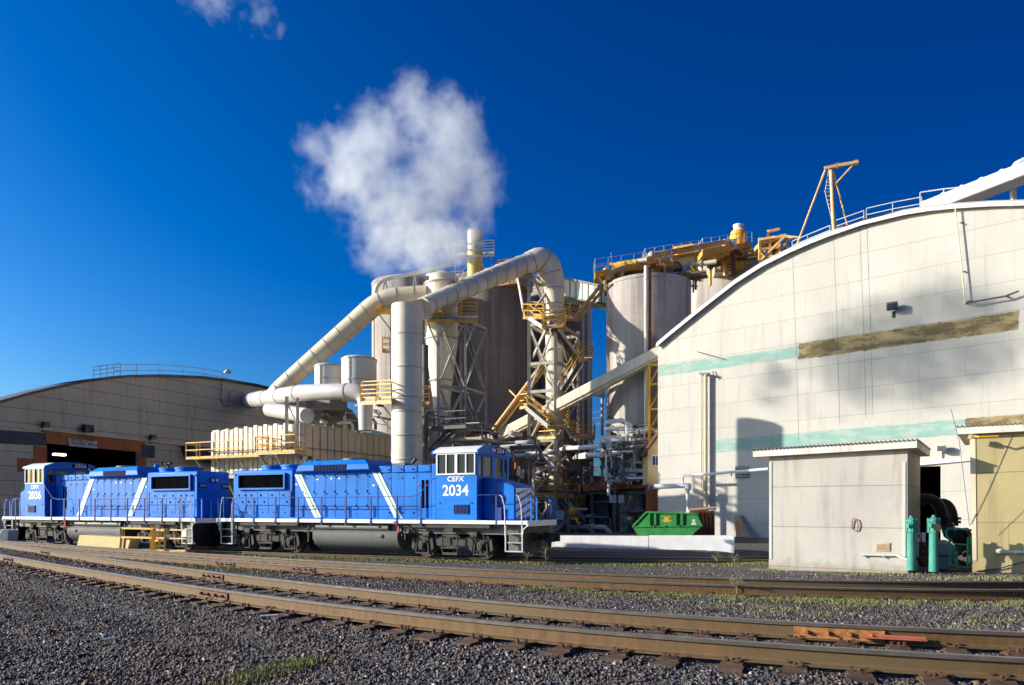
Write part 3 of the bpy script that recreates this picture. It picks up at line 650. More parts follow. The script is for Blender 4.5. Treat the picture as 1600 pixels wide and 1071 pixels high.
    tk = MB().prism([V(-2.45, y, z) for y, z in tp], (4.6, 0, 0)).build('fuel_tank', M['tank'], L)
    for s in (-1, 1):
        MB().lathe((1.35, s*1.4, .88), [(.09, 0), (.09, s*.05), (.06, s*.06)], 16, 'y').build('filler_cap', M['black'], tk)
        MB().lathe((-2.4, s*1.22, 1.25), [(.02, 0), (.13, .05), (.13, 4.0), (.02, 4.06)], 18, 'x').build('air_reservoir', M['tank'], L)
        mb = MB(); mb.bar(V(2.35, s*1.35, .9), V(2.35, s*1.35, 1.35), .05); mb.bar(V(2.5, s*1.35, .75), V(2.5, s*1.35, 1.3), .05); mb.tube([V(2.3, s*1.42, 1.32), V(2.75, s*1.42, 1.3), V(3.0, s*1.42, 1.1)], .03, 8); mb.box(2.35, 2.7, s*1.3-.05, s*1.3+.05, 1.1, 1.25)
        mb.tube([V(-3.1, s*1.4, 1.3), V(-3.0, s*1.4, 1.15), V(-2.7, s*1.4, 1.15), V(-2.65, s*1.4, .8)], .025, 8); mb.bar(V(-2.75, s*1.35, .55), V(-2.75, s*1.35, 1.3), .06)
        mb.build('brake_pipe', M['truck'], L)
        MB().box(2.02, 2.14, s*1.52-.02, s*1.52+.02, 1.42, 1.54).box(2.2, 2.26, s*1.45-.03, s*1.45+.03, 1.05, 1.4).build('fuel_cutoff', M['red'], L)
    # --- trucks
    for cx in (-5.4, 4.65):
        tr = MB()
        for s in (-1, 1):
            pr = [(-1.75, .95), (-1.75, .70), (-1.25, .62), (-.95, .62), (-.8, .5), (.8, .5), (.95, .62), (1.25, .62), (1.75, .70), (1.75, .95), (1.1, 1.02), (.55, .86), (-.55, .86), (-1.1, 1.02)]
            tr.prism([V(cx+x, s*1.02-.06, z) for x, z in pr], (0, .12, 0))
        tr.box(cx-.35, cx+.35, -1.0, 1.0, .62, 1.02)
        tf = tr.build('truck_frame', M['truck'], L, bevel=.02)
        for s in (-1, 1):
            d = MB()
            for ax in (-1.4, 1.4):
                x = cx+ax; yo = s*1.1
                d.box(x-.17, x+.17, yo-.09, yo+.09, .34, .72); d.lathe((x, yo, .52), [(.15, 0), (.15, s*.15), (.1, s*.17), (.1, s*.2)], 18, 'y')
                d.bar(V(x-.32, yo+s*.08, .2), V(x-.28, yo+s*.08, .62), .05); d.bar(V(x+.32, yo+s*.08, .2), V(x+.28, yo+s*.08, .62), .05); d.bar(V(x-.34, yo+s*.08, .2), V(x+.34, yo+s*.08, .2), .05)
                d.lathe((x-.26*(1 if ax > 0 else -1)-.17, yo+s*.06, 1.0), [(.13, 0), (.14, .02), (.14, .3), (.1, .34)], 14, 'x')
                for k in (-1, 1):
                    for q in range(4): d.lathe((x+k*.25, yo, .62+q*.05), [(.06, 0), (.08, .012), (.06, .024)], 10)
                d.tube([V(x+.1, yo+s*.1, 1.02), V(x+.2, yo+s*.14, .8), V(x+.15, yo+s*.14, .62)], .018, 6)
                d.prism([V(x-.42, yo-s*.02, .3), V(x-.36, yo-s*.02, .75), V(x-.48, yo-s*.02, .85), V(x-.56, yo-s*.02, .4)], (0, s*.08, 0))
                d.prism([V(x+.42, yo-s*.02, .3), V(x+.36, yo-s*.02, .75), V(x+.48, yo-s*.02, .85), V(x+.56, yo-s*.02, .4)], (0, s*.08, 0))
            for k in (-.36, .36): d.tube([V(cx+k*.8, s*1.2, 1.0), V(cx+k, s*1.26, .92), V(cx+k, s*1.26, .3), V(cx+k*.8, s*1.22, .2)], .03, 8)
            d.bar(V(cx-.36, s*1.24, .2), V(cx+.36, s*1.24, .2), .1); d.bar(V(cx-.36, s*1.24, .95), V(cx+.36, s*1.24, .95), .07)
            for q in range(4): d.box(cx-.3+q*.02, cx+.3-q*.02, s*1.16-.05, s*1.16+.05, .38+q*.045, .41+q*.045)
            d.lathe((cx-.45, s*1.28, .44), [(.04, 0), (.04, .9)], 10, 'x')
            d.build('suspension', M['truck'], tf, bevel=0)
        for ax in (-1.4, 1.4):
            wh = MB()
            for s in (-1, 1): wh.lathe((cx+ax, s*.72, .51), [(.05, -s*.05), (.3, -s*.04), (.46, -s*.07), (.54, -s*.07), (.54, -s*.04), (.51, -s*.03), (.505, s*.07), (.45, s*.07), (.42, s*.03), (.16, s*.04), (.05, s*.06)], 32, 'y')
            wh.lathe((cx+ax, -.75, .51), [(.09, 0), (.09, 1.5)], 14, 'y'); wh.build('wheelset', M['truck'], tf)
    # --- rear end of the long hood
    for yc in (-.68, .68):
        nb = MB().box(-7.83, -7.8, yc-.22, yc+.22, 3.1, 3.32).build('number_board', M['dark'], L)
        text('board_number', number, .2, M['white'], nb, V(-7.833, yc, 3.21), facing((-1, 0, 0)), .002, .003, 1.0)
    hl = MB().box(-7.86, -7.8, -.28, .28, 3.35, 3.62).build('headlight_housing', M['dblue'], L, bevel=.01)
    for yc in (-.13, .13): MB().lathe((-7.86, yc, 3.49), [(.09, 0), (.09, -.02), (.07, -.03)], 16, 'x').build('headlight', M['decal'], hl)
    MB().box(-7.84, -7.8, .35, .85, 1.7, 2.9).box(-7.84, -7.8, -.25, .25, 1.75, 3.0).build('rear_door', B, L, bevel=.006)
    # --- air horn and beacon
    ho = MB(); ho.bar(V(-3.7, -.45, 4.0), V(-3.7, -.45, 4.42), .1); ho.bar(V(-3.95, -.45, 4.42), V(-3.4, -.45, 4.42), .05)
    for k, dx, l in ((0, 1, .3), (1, -1, .26), (2, 1, .2)):
        p = V(-3.7, -.45+(k-1)*.13, 4.47); ho.tube([p, p+V(dx*l*.8, 0, 0), p+V(dx*l, 0, 0)], [.03, .04, .09], 10)
    ho.build('air_horn', M['black'], L)
    MB().lathe((-3.4, 0, 4.26), [(.12, 0), (.12, .14), (.04, .16)], 14).build('roof_vent', B, L)
    an = MB(); an.bar(V(1.9, .2, 3.95), V(1.9, .2, 4.1), .05); an.tube([V(1.85, .2, 4.1), V(2.05, .2, 4.3)], [.05, .09], 10); an.build('bell', M['black'], L)
    return L
locomotive('2034', 'blue diesel locomotive numbered 2034, its white roofed cab at the right end', V(-6.24, 33.68, 0), R(-25.35))
locomotive('2036', 'blue diesel locomotive numbered 2036, farther off at left with its cab leading left', V(-21.84, 40.6, 0), R(152))
# ================================================================ LEFT: ARCHED PLYWOOD SHED
du = V(.4277, .904, 0); dback = V(-.904, .4277, 0)
LA = V(-36.2, 52, 0)
def LP(px, py, off=0.): return onplane(px, py, LA-dback*off, du)[2]
wl = siding('shed_wall_sheet', (.62, .57, .43), du, 1.05, 3.1, tilt=-.005, amt=.75, line=(.12, .11, .09), lw=.05)
top = [(0, 630), (42, 618), (84, 608), (126, 599), (168, 593), (200, 590.5), (249, 589.5), (312, 591.7), (354, 596.6), (396, 603.6), (440, 613), (500, 631)]
shed = root('shed', 'low arched beige shed at left with a dark open doorway framed in orange', 'shed', tuple(LA))
tp = [LP(*p) for p in top]; tp = [tp[0]-du*3+V(0, 0, -1.3), *tp]; tp.insert(0, tp[0]-du*2.2+V(0, 0, -1.5)); tp += [tp[-1]+du*6+V(0, 0, -3.2), tp[-1]+du*12+V(0, 0, -7.5)]
d0, d1 = LP(73, 693), LP(216, 707)
s0 = (d0-LA).dot(du); s1 = (d1-LA).dot(du); ztop = d0.z
# wall with a real opening: strip pieces
mb = MB()
def strip(pa, pb, zb):   # wall piece between two top points down to zb
    mb.prism([V(pa.x, pa.y, zb), V(pb.x, pb.y, zb), pb, pa], dback*.3)
def topat(s):
    for a, b in zip(tp, tp[1:]):
        sa, sb = (a-LA).dot(du), (b-LA).dot(du)
        if sa <= s <= sb: return a.lerp(b, (s-sa)/(sb-sa))
cuts = sorted(set([(p-LA).dot(du) for p in tp]+[s0, s1]))
for a, b in zip(cuts, cuts[1:]):
    pa, pb = topat(a), topat(b); strip(pa, pb, ztop if s0-1e-3 <= a and b <= s1+1e-3 else 0.)
mb.build('wall', wl, shed, smooth=False)
mb = MB(); n_ = len(tp)
for a, b in zip(tp, tp[1:]):
    fr_ = -dback*.35; mb.prism([a+fr_, b+fr_, b+fr_+V(0, 0, .22), a+fr_+V(0, 0, .22)], dback*2.2)
mb.build('roof', paint('shed_roof_sheet', (.13, .14, .15), .6, .1, .5), shed)
def LQ(px0, py0, px1, py1, th, mat, name, par, off=.0, sk=None):
    a, b = LP(px0, py0, off), LP(px1, py0 if sk is None else sk[0], off); c, d = LP(px1, py1, off), LP(px0, py1 if sk is None else sk[1], off)
    return MB().prism([a, b, c, d], -dback*th).build(name, mat, par, smooth=False)
orange = paint('orange_brown_board', (.45, .15, .05), .8, .15, .8, dirt=(.14, .07, .04), dirt_amt=.5)
slate = paint('dark_purple_board', (.085, .085, .11), .8, .15, .6)
def lpoly(pts, th, mat, name, par=None, off=.0): return MB().prism([LP(x, y, off) for x, y in pts], -dback*th).build(name, mat, par or shed, smooth=False)
lpoly([(69, 671), (226, 689), (226, 708), (73, 693)], .05, orange, 'door_surround')
lpoly([(52, 697), (73, 699), (73, 790), (52, 790)], .05, orange, 'door_surround')
lpoly([(216, 707), (228, 709), (228, 790), (216, 790)], .05, orange, 'door_surround')
lpoly([(27, 716), (51.5, 717), (51.5, 737), (27, 737)], .05, orange, 'wall_patch')
lpoly([(-60, 668), (70, 677), (72, 697), (-60, 690)], .09, slate, 'wall_patch')
lpoly([(220, 695), (241, 697), (241, 716), (220, 715)], .09, slate, 'wall_patch')
lpoly([(-40, 659), (60, 669.5), (330, 699.5), (330, 702), (60, 672), (-40, 661.5)], .18, M['tan'], 'eave_strip')
lpoly([(281, 697), (330, 702), (330, 724), (287, 716)], 1.0, paint('dark_blue_awning', (.03, .04, .07), .7), 'awning')
# dark interior behind the doorway with one lit lamp
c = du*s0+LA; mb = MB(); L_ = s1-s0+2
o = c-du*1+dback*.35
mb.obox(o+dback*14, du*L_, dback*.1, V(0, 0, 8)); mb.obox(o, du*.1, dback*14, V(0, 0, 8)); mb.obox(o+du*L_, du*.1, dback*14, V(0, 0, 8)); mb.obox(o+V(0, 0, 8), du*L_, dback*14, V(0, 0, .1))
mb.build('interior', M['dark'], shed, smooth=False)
lp = LP(95, 712, -5.5); mb = MB(); mb.obox(lp-du*.45, du*.9, dback*.4, V(0, 0, .16)); hl = mb.build('hall_lamp', M['lamp'], None); tag(hl, 'lit strip lamp glowing inside the dark doorway of the left shed', 'lamp')
# sign over the door
sg = root('sign', 'white board lettered PLYWOOD LOADING AREA above the shed doorway', 'sign', LP(129, 700)-V(0, 0, 0))
bd = lpoly([(107, 685.5), (151, 690), (151, 701), (107, 697)], .06, paint('sign_white', (.62, .64, .66), .5, .04, 3), 'board', sg, off=.12)
ink = paint('sign_ink', (.02, .04, .16), .6)
nrm = -dback
tilt = Matrix.Rotation(R(-.5), 3, nrm)
for body, px, py, sz in (('PLYWOOD', 129, 690.3, .36), ('LOADING AREA', 129, 694.6, .34)):
    text('lettering', body, sz, ink if sz > .2 else M['rustred'], bd, LP(px, py, .19), tilt @ facing(nrm), .004, .006, 1.0)
mb = MB()
for k in range(9): mb.prism([LP(117+k*3, 697+k*.28, .18), LP(119+k*3, 697.2+k*.28, .18), LP(119+k*3, 698.8+k*.28, .18), LP(117+k*3, 698.6+k*.28, .18)], -dback*.01)
mb.build('faded_small_print', M['rustred'], bd, smooth=False)
def floodlight(pos, nrm, label, sz=.45, mat='dsteel'):
    r = root('floodlight', label, 'floodlight', pos); n = Vector(nrm).normalized(); s_ = V(-n.y, n.x, 0)
    MB().obox(pos-s_*sz/2+n*.25, s_*sz, n*sz*.6, V(0, 0, sz*.75)).build('housing', M[mat], r, bevel=.03)
    MB().obox(pos-s_*sz*.4+n*(.25+sz*.6), s_*sz*.8, n*.02, V(0, 0, sz*.6)).build('lens', M['glass'], r); MB().bar(pos+V(0, 0, sz*.3), pos+n*.3+V(0, 0, sz*.3), .08).box(pos.x-.07, pos.x+.07, pos.y-.07, pos.y+.07, pos.z-.35, pos.z).build('bracket', M[mat], r)
    return r
floodlight(LP(66, 668), nrm, 'small black floodlight on the shed wall left of the doorway', .5, 'black')
floodlight(LP(131, 676), nrm, 'round faced black floodlight above the shed doorway sign', .75, 'black')
floodlight(LP(234, 687), nrm, 'small black floodlight on the shed wall right of the doorway', .5, 'black')
# roof railings
def rail_thing(name, label, cat, pts, mat, h=1.05, r=.03, post=1.5, mid=True, toe=0, loc=None):
    o = railing(MB(), pts, h, r, post, mid, toe).build(name, mat, None, smooth=False); return tag(o, label, cat)
rp = [LP(x, y)+dback*1.5 for x, y in ((196, 588), (232, 587), (268, 586.5), (304, 588), (338, 592), (373, 598))]
rail_thing('roof_railing', 'long pale grey handrail on the crest of the left shed roof', 'railing', rp, M['greyw'], 1.05, .035, 2.3)
a = LP(165, 592.5)+dback*1.5; b = LP(187, 589)-dback*.1
g = MB()
for k in range(5): g.bar(a.lerp(b, k/4), a.lerp(b, k/4)+V(0, 0, 1.1), .045)
for h_ in (.1, .45, .8, 1.1): g.bar(a+V(0, 0, h_), b+V(0, 0, h_), .045)
tag(g.build('roof_gate', M['greyw'], smooth=False), 'short pale barred gate at the left end of the shed roof handrail', 'gate')
# lamp on a bent pole at the gable
r = root('gable_lamp', 'dome lamp on a thin bent pole rising over the left shed roof', 'lamp', LP(345, 626))
p0, p1 = LP(345, 627, .15), LP(348, 582, .15)
MB().tube([p0, LP(347, 600, .15), p1, LP(350, 578, .15), LP(353, 579, .3)], .035, 8).bar(LP(342, 610), LP(348, 610), .05).build('pole', M['dsteel'], r)
MB().lathe(LP(355.5, 580, .4)-V(0, 0, .2), [(.35, 0), (.33, .15), (.2, .3), (.05, .38)], 18).build('lamp_shade', M['greyw'], r)
tag(MB().tube([LP(346, 626, .05), LP(349, 634, .05), LP(355, 636, .05), LP(358, 628, .05), LP(358.5, 610, .05)], .03, 6).build('cable', M['dsteel']), 'dark cable looping on the gable wall below the dome lamp', 'cable')
# ================================================================ RIGHT: GREAT ARCHED WAREHOUSE
an = R(36); wu = V(math.cos(an), -math.sin(an), 0); wb = V(math.sin(an), math.cos(an), 0)
WA = V((1028-800)*50/F, 50, 0)
def WP(px, py, off=0.): return onplane(px, py, WA-wb*off, wu)[2]
def ws(px): return (WP(px, 700)-WA).dot(wu)
def wz(px, py): return WP(px, py).z
offs = WA.dot(wu)
def band(pa, pb, half0, half1, bc, bc2, s0=None, s1=None):
    sa, sb = ws(pa[0])+offs, ws(pb[0])+offs; za, zb = wz(*pa), wz(*pb); b_ = (zb-za)/(sb-sa); return (za-b_*sa, b_, (half0+half1)/2, sa if s0 is None else s0, sb if s1 is None else s1, bc, bc2)
TEAL, TEAL2, BR, BR2 = (.22, .42, .36), (.37, .47, .41), (.12, .08, .022), (.36, .27, .11)
bands = [band((1026, 581), (1247, 550), .36, .38, TEAL, TEAL2), band((1247.5, 550), (1592, 500.5), .5, .5, BR, BR2),
         band((1118, 697.5), (1509, 667), .42, .42, TEAL, TEAL2), band((1509, 667), (1680, 655), .45, .45, BR, BR2)]
# slope of the sheet courses as they read in the picture
tilt_ = ((wz(1589, 487.5)-wz(1028, 571.9))/(ws(1589)-ws(1028))+(wz(1510, 651.4)-wz(1118, 687))/(ws(1510)-ws(1118)))/2
wwall = siding('warehouse_wall_sheet', (.57, .55, .485), wu, 1.55, 5.2, tilt=tilt_, amt=.55, line=(.27, .25, .22), bands=bands, mott=(.93, 1.04), lw=.035)
top = [(1028, 541), (1048, 524), (1075, 502), (1110, 474), (1150, 443), (1192, 416), (1236, 394), (1268, 380), (1300, 367.5), (1350, 350.6), (1412, 335.6), (1450, 329.5), (1491, 325.5), (1545, 322), (1600, 320.6)]
tp = [WP(*p) for p in top]; ap = 23.5
half = [((p-WA).dot(wu), p.z) for p in tp]; half = [h_ for h_ in half if h_[0] < ap-1]
arch = half+[(ap, half[-1][1]+.05)]+[(2*ap-s, z) for s, z in half[::-1]]
wh = root('warehouse', 'huge cream arched warehouse at right with faded green and brown painted bands', 'warehouse', tuple(WA))
mb = MB(); pts = [WA+wu*arch[0][0]]+[WA+wu*s+V(0, 0, z) for s, z in arch]+[WA+wu*arch[-1][0]]
DR = (ws(1432), ws(1470), wz(1450, 729))        # doorway
def archz(s):
    for (a, za), (b, zb) in zip(arch, arch[1:]):
        if a <= s <= b: return za+(zb-za)*(s-a)/(b-a)
cuts = sorted(set([s for s, _ in arch]+[DR[0], DR[1]]))
for a, b in zip(cuts, cuts[1:]):
    zb = DR[2] if DR[0]-1e-3 <= a and b <= DR[1]+1e-3 else -.3
    pa, pb = WA+wu*a, WA+wu*b
    mb.prism([pa+V(0, 0, zb), pb+V(0, 0, zb), pb+V(0, 0, archz(b)), pa+V(0, 0, archz(a))], wb*.3)
mb.build('wall', wwall, wh, smooth=False)
mb = MB()
mb.obox(WA+wu*.0+wb*.3, wu*.3, wb*40, V(0, 0, arch[0][1])); mb.build('side_wall', wwall, wh, smooth=False)
mb = MB()
for (a, za), (b, zb) in zip(arch, arch[1:]):
    pa, pb = WA+wu*a+V(0, 0, za)-wb*.25, WA+wu*b+V(0, 0, zb)-wb*.25
    mb.prism([pa, pb, pb+V(0, 0, .2), pa+V(0, 0, .2)], wb*41)
mb.build('roof', paint('warehouse_roof_sheet', (.42, .38, .33), .6, .1, .5), wh)
mb = MB()
for (a, za), (b, zb) in zip(arch, arch[1:]):
    pa, pb = WA+wu*a+V(0, 0, za-.12)-wb*.32, WA+wu*b+V(0, 0, zb-.12)-wb*.32
    mb.prism([pa, pb, pb+V(0, 0, .22), pa+V(0, 0, .22)], wb*.07)
mb.build('roof_edge_trim', M['white'], wh)
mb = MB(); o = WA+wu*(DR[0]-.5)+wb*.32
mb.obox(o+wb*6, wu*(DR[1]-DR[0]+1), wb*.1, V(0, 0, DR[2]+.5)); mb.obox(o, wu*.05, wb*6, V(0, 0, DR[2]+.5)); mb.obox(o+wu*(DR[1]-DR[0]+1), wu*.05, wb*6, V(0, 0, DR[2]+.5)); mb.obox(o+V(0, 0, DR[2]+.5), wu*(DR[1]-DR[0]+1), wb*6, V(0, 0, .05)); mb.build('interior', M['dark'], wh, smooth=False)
def wpoly(pts, th, mat, name, par=wh, off=.0): return MB().prism([WP(x, y, off) for x, y in pts], -wb*th).build(name, mat, par, smooth=False)
wpoly([(1431, 725), (1520, 717), (1520, 720), (1431, 728)], .15, M['white'], 'door_track')
wpoly([(1470, 727), (1520, 722), (1520, 872), (1470, 868)], .08, wwall, 'sliding_door', off=.02)
wpoly([(1149, 729), (1170, 729), (1170, 747), (1149, 747)], .05, M['dsteel'], 'wall_vent')
mb = MB()
for k in range(4): 
    a = WP(1150, 731+k*4.4, .06); mb.bar(a, WP(1169, 731+k*4.4, .06), .08, .05)
mb.build('vent_slat', M['greyw'], wh, smooth=False)
# fittings on the facade
def wtube(name, pts, r, mat, label, cat, off=.18, n=8, straps=()):
    mb = MB(); P = [WP(x, y, off) for x, y in pts]; mb.tube(P, r, n)
    for x, y in straps: mb.bar(WP(x-3.5, y, .02), WP(x+3.5, y, .02), .06, .06); mb.bar(WP(x, y, 0), WP(x, y, off), .05)
    return tag(mb.build(name, mat), label, cat)
wtube('conduit_pipe', [(1492.5, 326), (1508, 470)], .035, M['offwhite'], 'thin pale pipe running down the warehouse gable from the roof near the conveyor', 'pipe', .25, straps=((1500, 348), (1504, 424), (1508, 474)))
wtube('conduit_pipe', [(1509, 474), (1571, 463), (1592, 455)], .05, M['dsteel'], 'rusty bent pipe bracketed across the upper right warehouse wall', 'pipe', .35, straps=((1514, 471), (1571, 463)))
wtube('downpipe', [(1096, 583), (1096, 792)], .05, M['tan'], 'thin left hand pipe of the pair on the warehouse wall above the green skip', 'pipe', .12)
wtube('downpipe', [(1102.5, 586), (1102.5, 792)], .13, M['tan'], 'thick right hand pipe of the pair on the warehouse wall above the green skip', 'pipe', .3)
tag(MB().bar(WP(1093, 584, .1), WP(1108, 584, .5), .12).bar(WP(1114, 580, .1), WP(1115, 590, .25), .05).build('pipe_hood', M['dsteel']), 'small dark hood over the tops of the two warehouse wall pipes', 'vent hood')
tag(MB().bar(WP(1090, 550, .2), WP(1130, 561, .12), .05).build('iron_rod', M['dsteel']), 'thin dark rod sticking out of the warehouse wall across the green band', 'rod')
floodlight(WP(1396, 487), -wb, 'brown floodlight mounted high on the warehouse wall above the brown band', .55)
floodlight(WP(1472, 706), -wb, 'pale twin floodlight over the warehouse sliding door', .45, 'greyw')
for px, y0, y1, nm in ((1246, 396, 690, 'leftmost'), (1310, 366, 665, 'second'), (1351, 352, 655, 'third'), (1362, 349, 652, 'fourth')):
    a, b = px-11*(px-800)/640*.6, px+2
    tag(MB().tube([WP(px-8, y0, .01), WP(px-2, (y0+y1)/2, .01), WP(px+2, y1, .01)], .004, 5).build('hanging_cable', M['dsteel']), '%s from the left of the thin upright cables hanging down the cream warehouse gable' % nm, 'cable')
# white pipe low on the wall
r = root('white_pipe', 'thick white pipe bending down the warehouse wall beside the green skip', 'pipe', WP(1076, 800))
MB().tube([WP(1016, 761, 2.2), WP(1072, 759, 1.5)], .16, 12).tube([WP(1074, 758, 1.45), WP(1076, 800, 1.45), WP(1076, 835, 1.45)], .13, 12).lathe(WP(1075, 761, 1.45)-V(0, 0, .25), [(.1, 0), (.22, .1), (.22, .4), (.1, .5)], 14).tube([WP(1067, 757, 1.3), WP(1067, 743, 1.3), WP(1110, 741, 1.3), WP(1200, 733, 1.3)], .09, 10).build('pipe', M['white'], r)
MB().bar(WP(1143, 736, 1.3), WP(1143, 744, 1.3), .06).bar(WP(1120, 737, .8), WP(1120, 737, 1.4), .05).lathe(WP(1016, 761, 2.2), [(.26, -.1), (.26, .1)], 14, 'x').build('valve', M['dsteel'], r)
# leaning board and rusty box
b0 = WP(1150, 838, .9); b1 = WP(1163, 838, .9)
tag(MB().prism([V(b0.x, b0.y, .3), V(b1.x, b1.y, .3), WP(1159, 805.5, .15), WP(1148, 806, .15)], wb*.05).build('plywood_board', M['plywood']), 'brown plywood board leaning on the warehouse wall', 'board')
# roof furniture of the warehouse
def RP(px, py, d=1.5): return WP(px, py, -d)
rail_thing('roof_railing', 'white handrail on the warehouse roof curve left of the yellow derrick', 'railing', [RP(1238, 392), RP(1262, 382), RP(1297, 368)], M['greyw'], .6, .03, 1.6)
rail_thing('roof_railing', 'white handrail on the warehouse roof just right of the yellow derrick', 'railing', [RP(1306, 364), RP(1350, 349)], M['greyw'], .75, .03, 1.2)
rail_thing('roof_railing', 'long white handrail on the warehouse roof between the derrick and the conveyor', 'railing', [RP(1354, 347), RP(1395, 338), RP(1440, 330)], M['greyw'], .8, .03, 1.5)
rail_thing('roof_railing', 'white handrail beside the foot of the roof conveyor on the warehouse', 'railing', [RP(1438, 331), RP(1475, 326), RP(1500, 324)], M['greyw'], 1.1, .035, 1.3)
r = root('derrick', 'tall yellow steel derrick with ladder standing on the warehouse roof', 'derrick', RP(1303, 362))
Y1 = RP(1303, 362).y
m0, m1 = pt(1303, 362, Y1), pt(1298, 260, Y1)
mb = MB(); mb.tube([m0, m1], .11, 10); mb.tube([pt(1324, 352, Y1+.5), pt(1301, 263, Y1)], .055, 8); mb.tube([pt(1237, 405, Y1+3), pt(1291, 262, Y1)], .065, 8)
mb.bar(pt(1288, 263, Y1), pt(1341, 253, Y1-.5), .13, .16); mb.tube([pt(1302, 292, Y1), pt(1335, 256, Y1-.4)], .06, 8); mb.bar(pt(1296, 262, Y1), pt(1310, 259, Y1), .25, .1)
mb.bar(pt(1301, 360, Y1), pt(1350, 347, Y1-.5), .12, .12); mb.build('frame', M['orange'], r)
mb = MB()
la = [pt(1300, 345, Y1+.3), pt(1289, 300, Y1+.3), pt(1295, 265, Y1+.3)]; lb = [pt(1303, 345, Y1+.2), pt(1300, 300, Y1+.2), pt(1299, 265, Y1+.2)]
mb.tube(la, .02, 6); mb.tube(lb, .02, 6)
for k in range(15):
    t_ = k/14*2; i = min(1, int(t_)); f_ = t_-i; mb.bar(la[i].lerp(la[i+1], f_), lb[i].lerp(lb[i+1], f_), .025)
mb.bar(pt(1288, 300, Y1), pt(1302, 300, Y1), .06); mb.build('ladder', M['greyw'], r)
mb = MB()
for px, py in ((1309, 259), (1338, 254)): mb.lathe(pt(px, py, Y1-.2), [(.02, -.05), (.17, -.04), (.17, .04), (.02, .05)], 16, 'y')
mb.build('pulley', M['orange'], r)
# conveyor rising to the right from the warehouse roof
r = root('roof_conveyor', 'pale enclosed conveyor rising off the warehouse roof at the right edge', 'conveyor', RP(1450, 328))
a, b = RP(1446, 330, 2), pt(1720, 225, 36); up_ = V(0, 0, 1)
MB().bar(a, b, 1.3, .75).build('casing', M['greyw'], r, bevel=.08)
mb = MB(); mb.bar(a+V(0, 0, .45), b+V(0, 0, .45), .5, .15); 
for k in range(8): q = a.lerp(b, .12+k*.12); mb.bar(q+V(0, 0, .4), q+V(0, 0, .62), .3)
mb.build('cover_strip', M['white'], r, bevel=.03)
MB().tube([pt(1583, 281, 38.5), pt(1580, 268, 38.5), pt(1588, 257, 38.5), pt(1640, 232, 38.5)], .16, 10).build('hood_pipe', M['white'], r)
MB().bar(V(*pt(1583, 318, 39.5)), pt(1583, 292, 39.5), .22).build('prop', M['greyw'], r)
# ================================================================ PALE HUT AND YELLOW HUT
def hut(name, label, cat, cx, cy, Y, ang, width, depth, px_top, ztop_far, wallmat, zb, eaveL=.5, eaveR=.3, slope=0., base=None, cut=None):
    u_ = V(math.cos(ang), -math.sin(ang), 0); b_ = V(math.sin(ang), math.cos(ang), 0); A = gp(cx, Y); A.z = 0
    r = root(name, label, cat, (A.x, A.y, zb)); zt = H+(YH-px_top)*Y/F
    z2 = zt+slope*width
    mb = MB(); mb.prism([A+V(0, 0, zb+.35), A+u_*width+V(0, 0, zb+.35), A+u_*width+V(0, 0, z2), A+V(0, 0, zt)], b_*depth); mb.build('wall', wallmat, r, smooth=False)
    MB().obox(A+V(0, 0, zb-.4)-u_*.015-b_*.015, u_*(width+.03), b_*(depth+.03), V(0, 0, .75)).build('plinth', base or wallmat, r, smooth=False)
    q0 = A-u_*eaveL-b_*.3+V(0, 0, zt-slope*eaveL); q1 = A+u_*(width+eaveR)-b_*.3+V(0, 0, z2+slope*eaveR)
    MB().prism([q0, q1, q1+V(0, 0, .24), q0+V(0, 0, .24)], b_*(depth+.6)).build('roof', M['fascia'], r, smooth=False)
    mb = MB(); n = int((q1-q0).length/.13); nrmv = V(0, 0, 1)
    for k in range(n+1):                      # corrugated top sheet seen on edge
        p = q0.lerp(q1, k/n)-b_*.06+V(0, 0, .262); mb.tube([p, p+b_*(depth+.72)], .035, 6)
    mb.build('roof_sheet', M['dsteel'], r)
    return r, A, u_, b_, zt, z2, width
hw = siding('pale_hut_wall', (.47, .445, .395), V(math.cos(R(34)), -math.sin(R(34)), 0), 1.42, 40, tilt=0, amt=.8, line=(.2, .17, .14), mott=(.88, 1.06), lw=.025, bumpy=.3, splash=.35)
r, A, u_, b_, zt, z2, wd_ = hut('pump_hut', 'pale grey windowless hut with overhanging roof beside the tracks', 'hut', 1202, 0, 26.6, R(34), 4.42, 4.2, 714, 0, hw, -.12, slope=.02)
hutA, hutU, hutB = A, u_, b_
def HP(px, py, off=0): return onplane(px, py, A-b_*off, u_)[2]
mb = MB(); mb.prism([HP(1368, 849), HP(1391, 848.5), HP(1391, 861.5), HP(1368, 862)], -b_*.03); fr = mb.build('wall_vent', M['steel'], r, smooth=False)
mb = MB(); mb.prism([HP(1370, 851, .03), HP(1389, 850.5, .03), HP(1389, 859.5, .03), HP(1370, 860, .03)], -b_*.01); mb.build('vent_mesh', M['plywood'], fr, smooth=False)
for px in (1202, 1411): MB().prism([HP(px, 722, .0), HP(px+4, 722, 0), HP(px+4, 874, 0), HP(px, 874, 0)], -b_*.025).build('corner_board', M['greyw'], r, smooth=False)
tag(MB().tube([HP(1331, 827, .04), HP(1331.5, 815, .06), HP(1333, 810, .07), HP(1338, 812, .08), HP(1341, 820, .07), HP(1340, 829, .05), HP(1335, 830, .06)], .018, 6).build('hanging_cable', M['rustred']), 'short rusty cable loop hanging on the front of the pale hut', 'cable')
tag(MB().tube([HP(1345, 867, .1), HP(1380, 868, .1), HP(1400, 868, .1), HP(1418, 875, .4)], .03, 8).bar(HP(1349, 866, .0), HP(1349, 870, .12), .04).bar(HP(1380, 866, .0), HP(1380, 871, .12), .04).build('wall_pipe', M['greyw']), 'thin pipe bracketed low along the front of the pale hut', 'pipe')
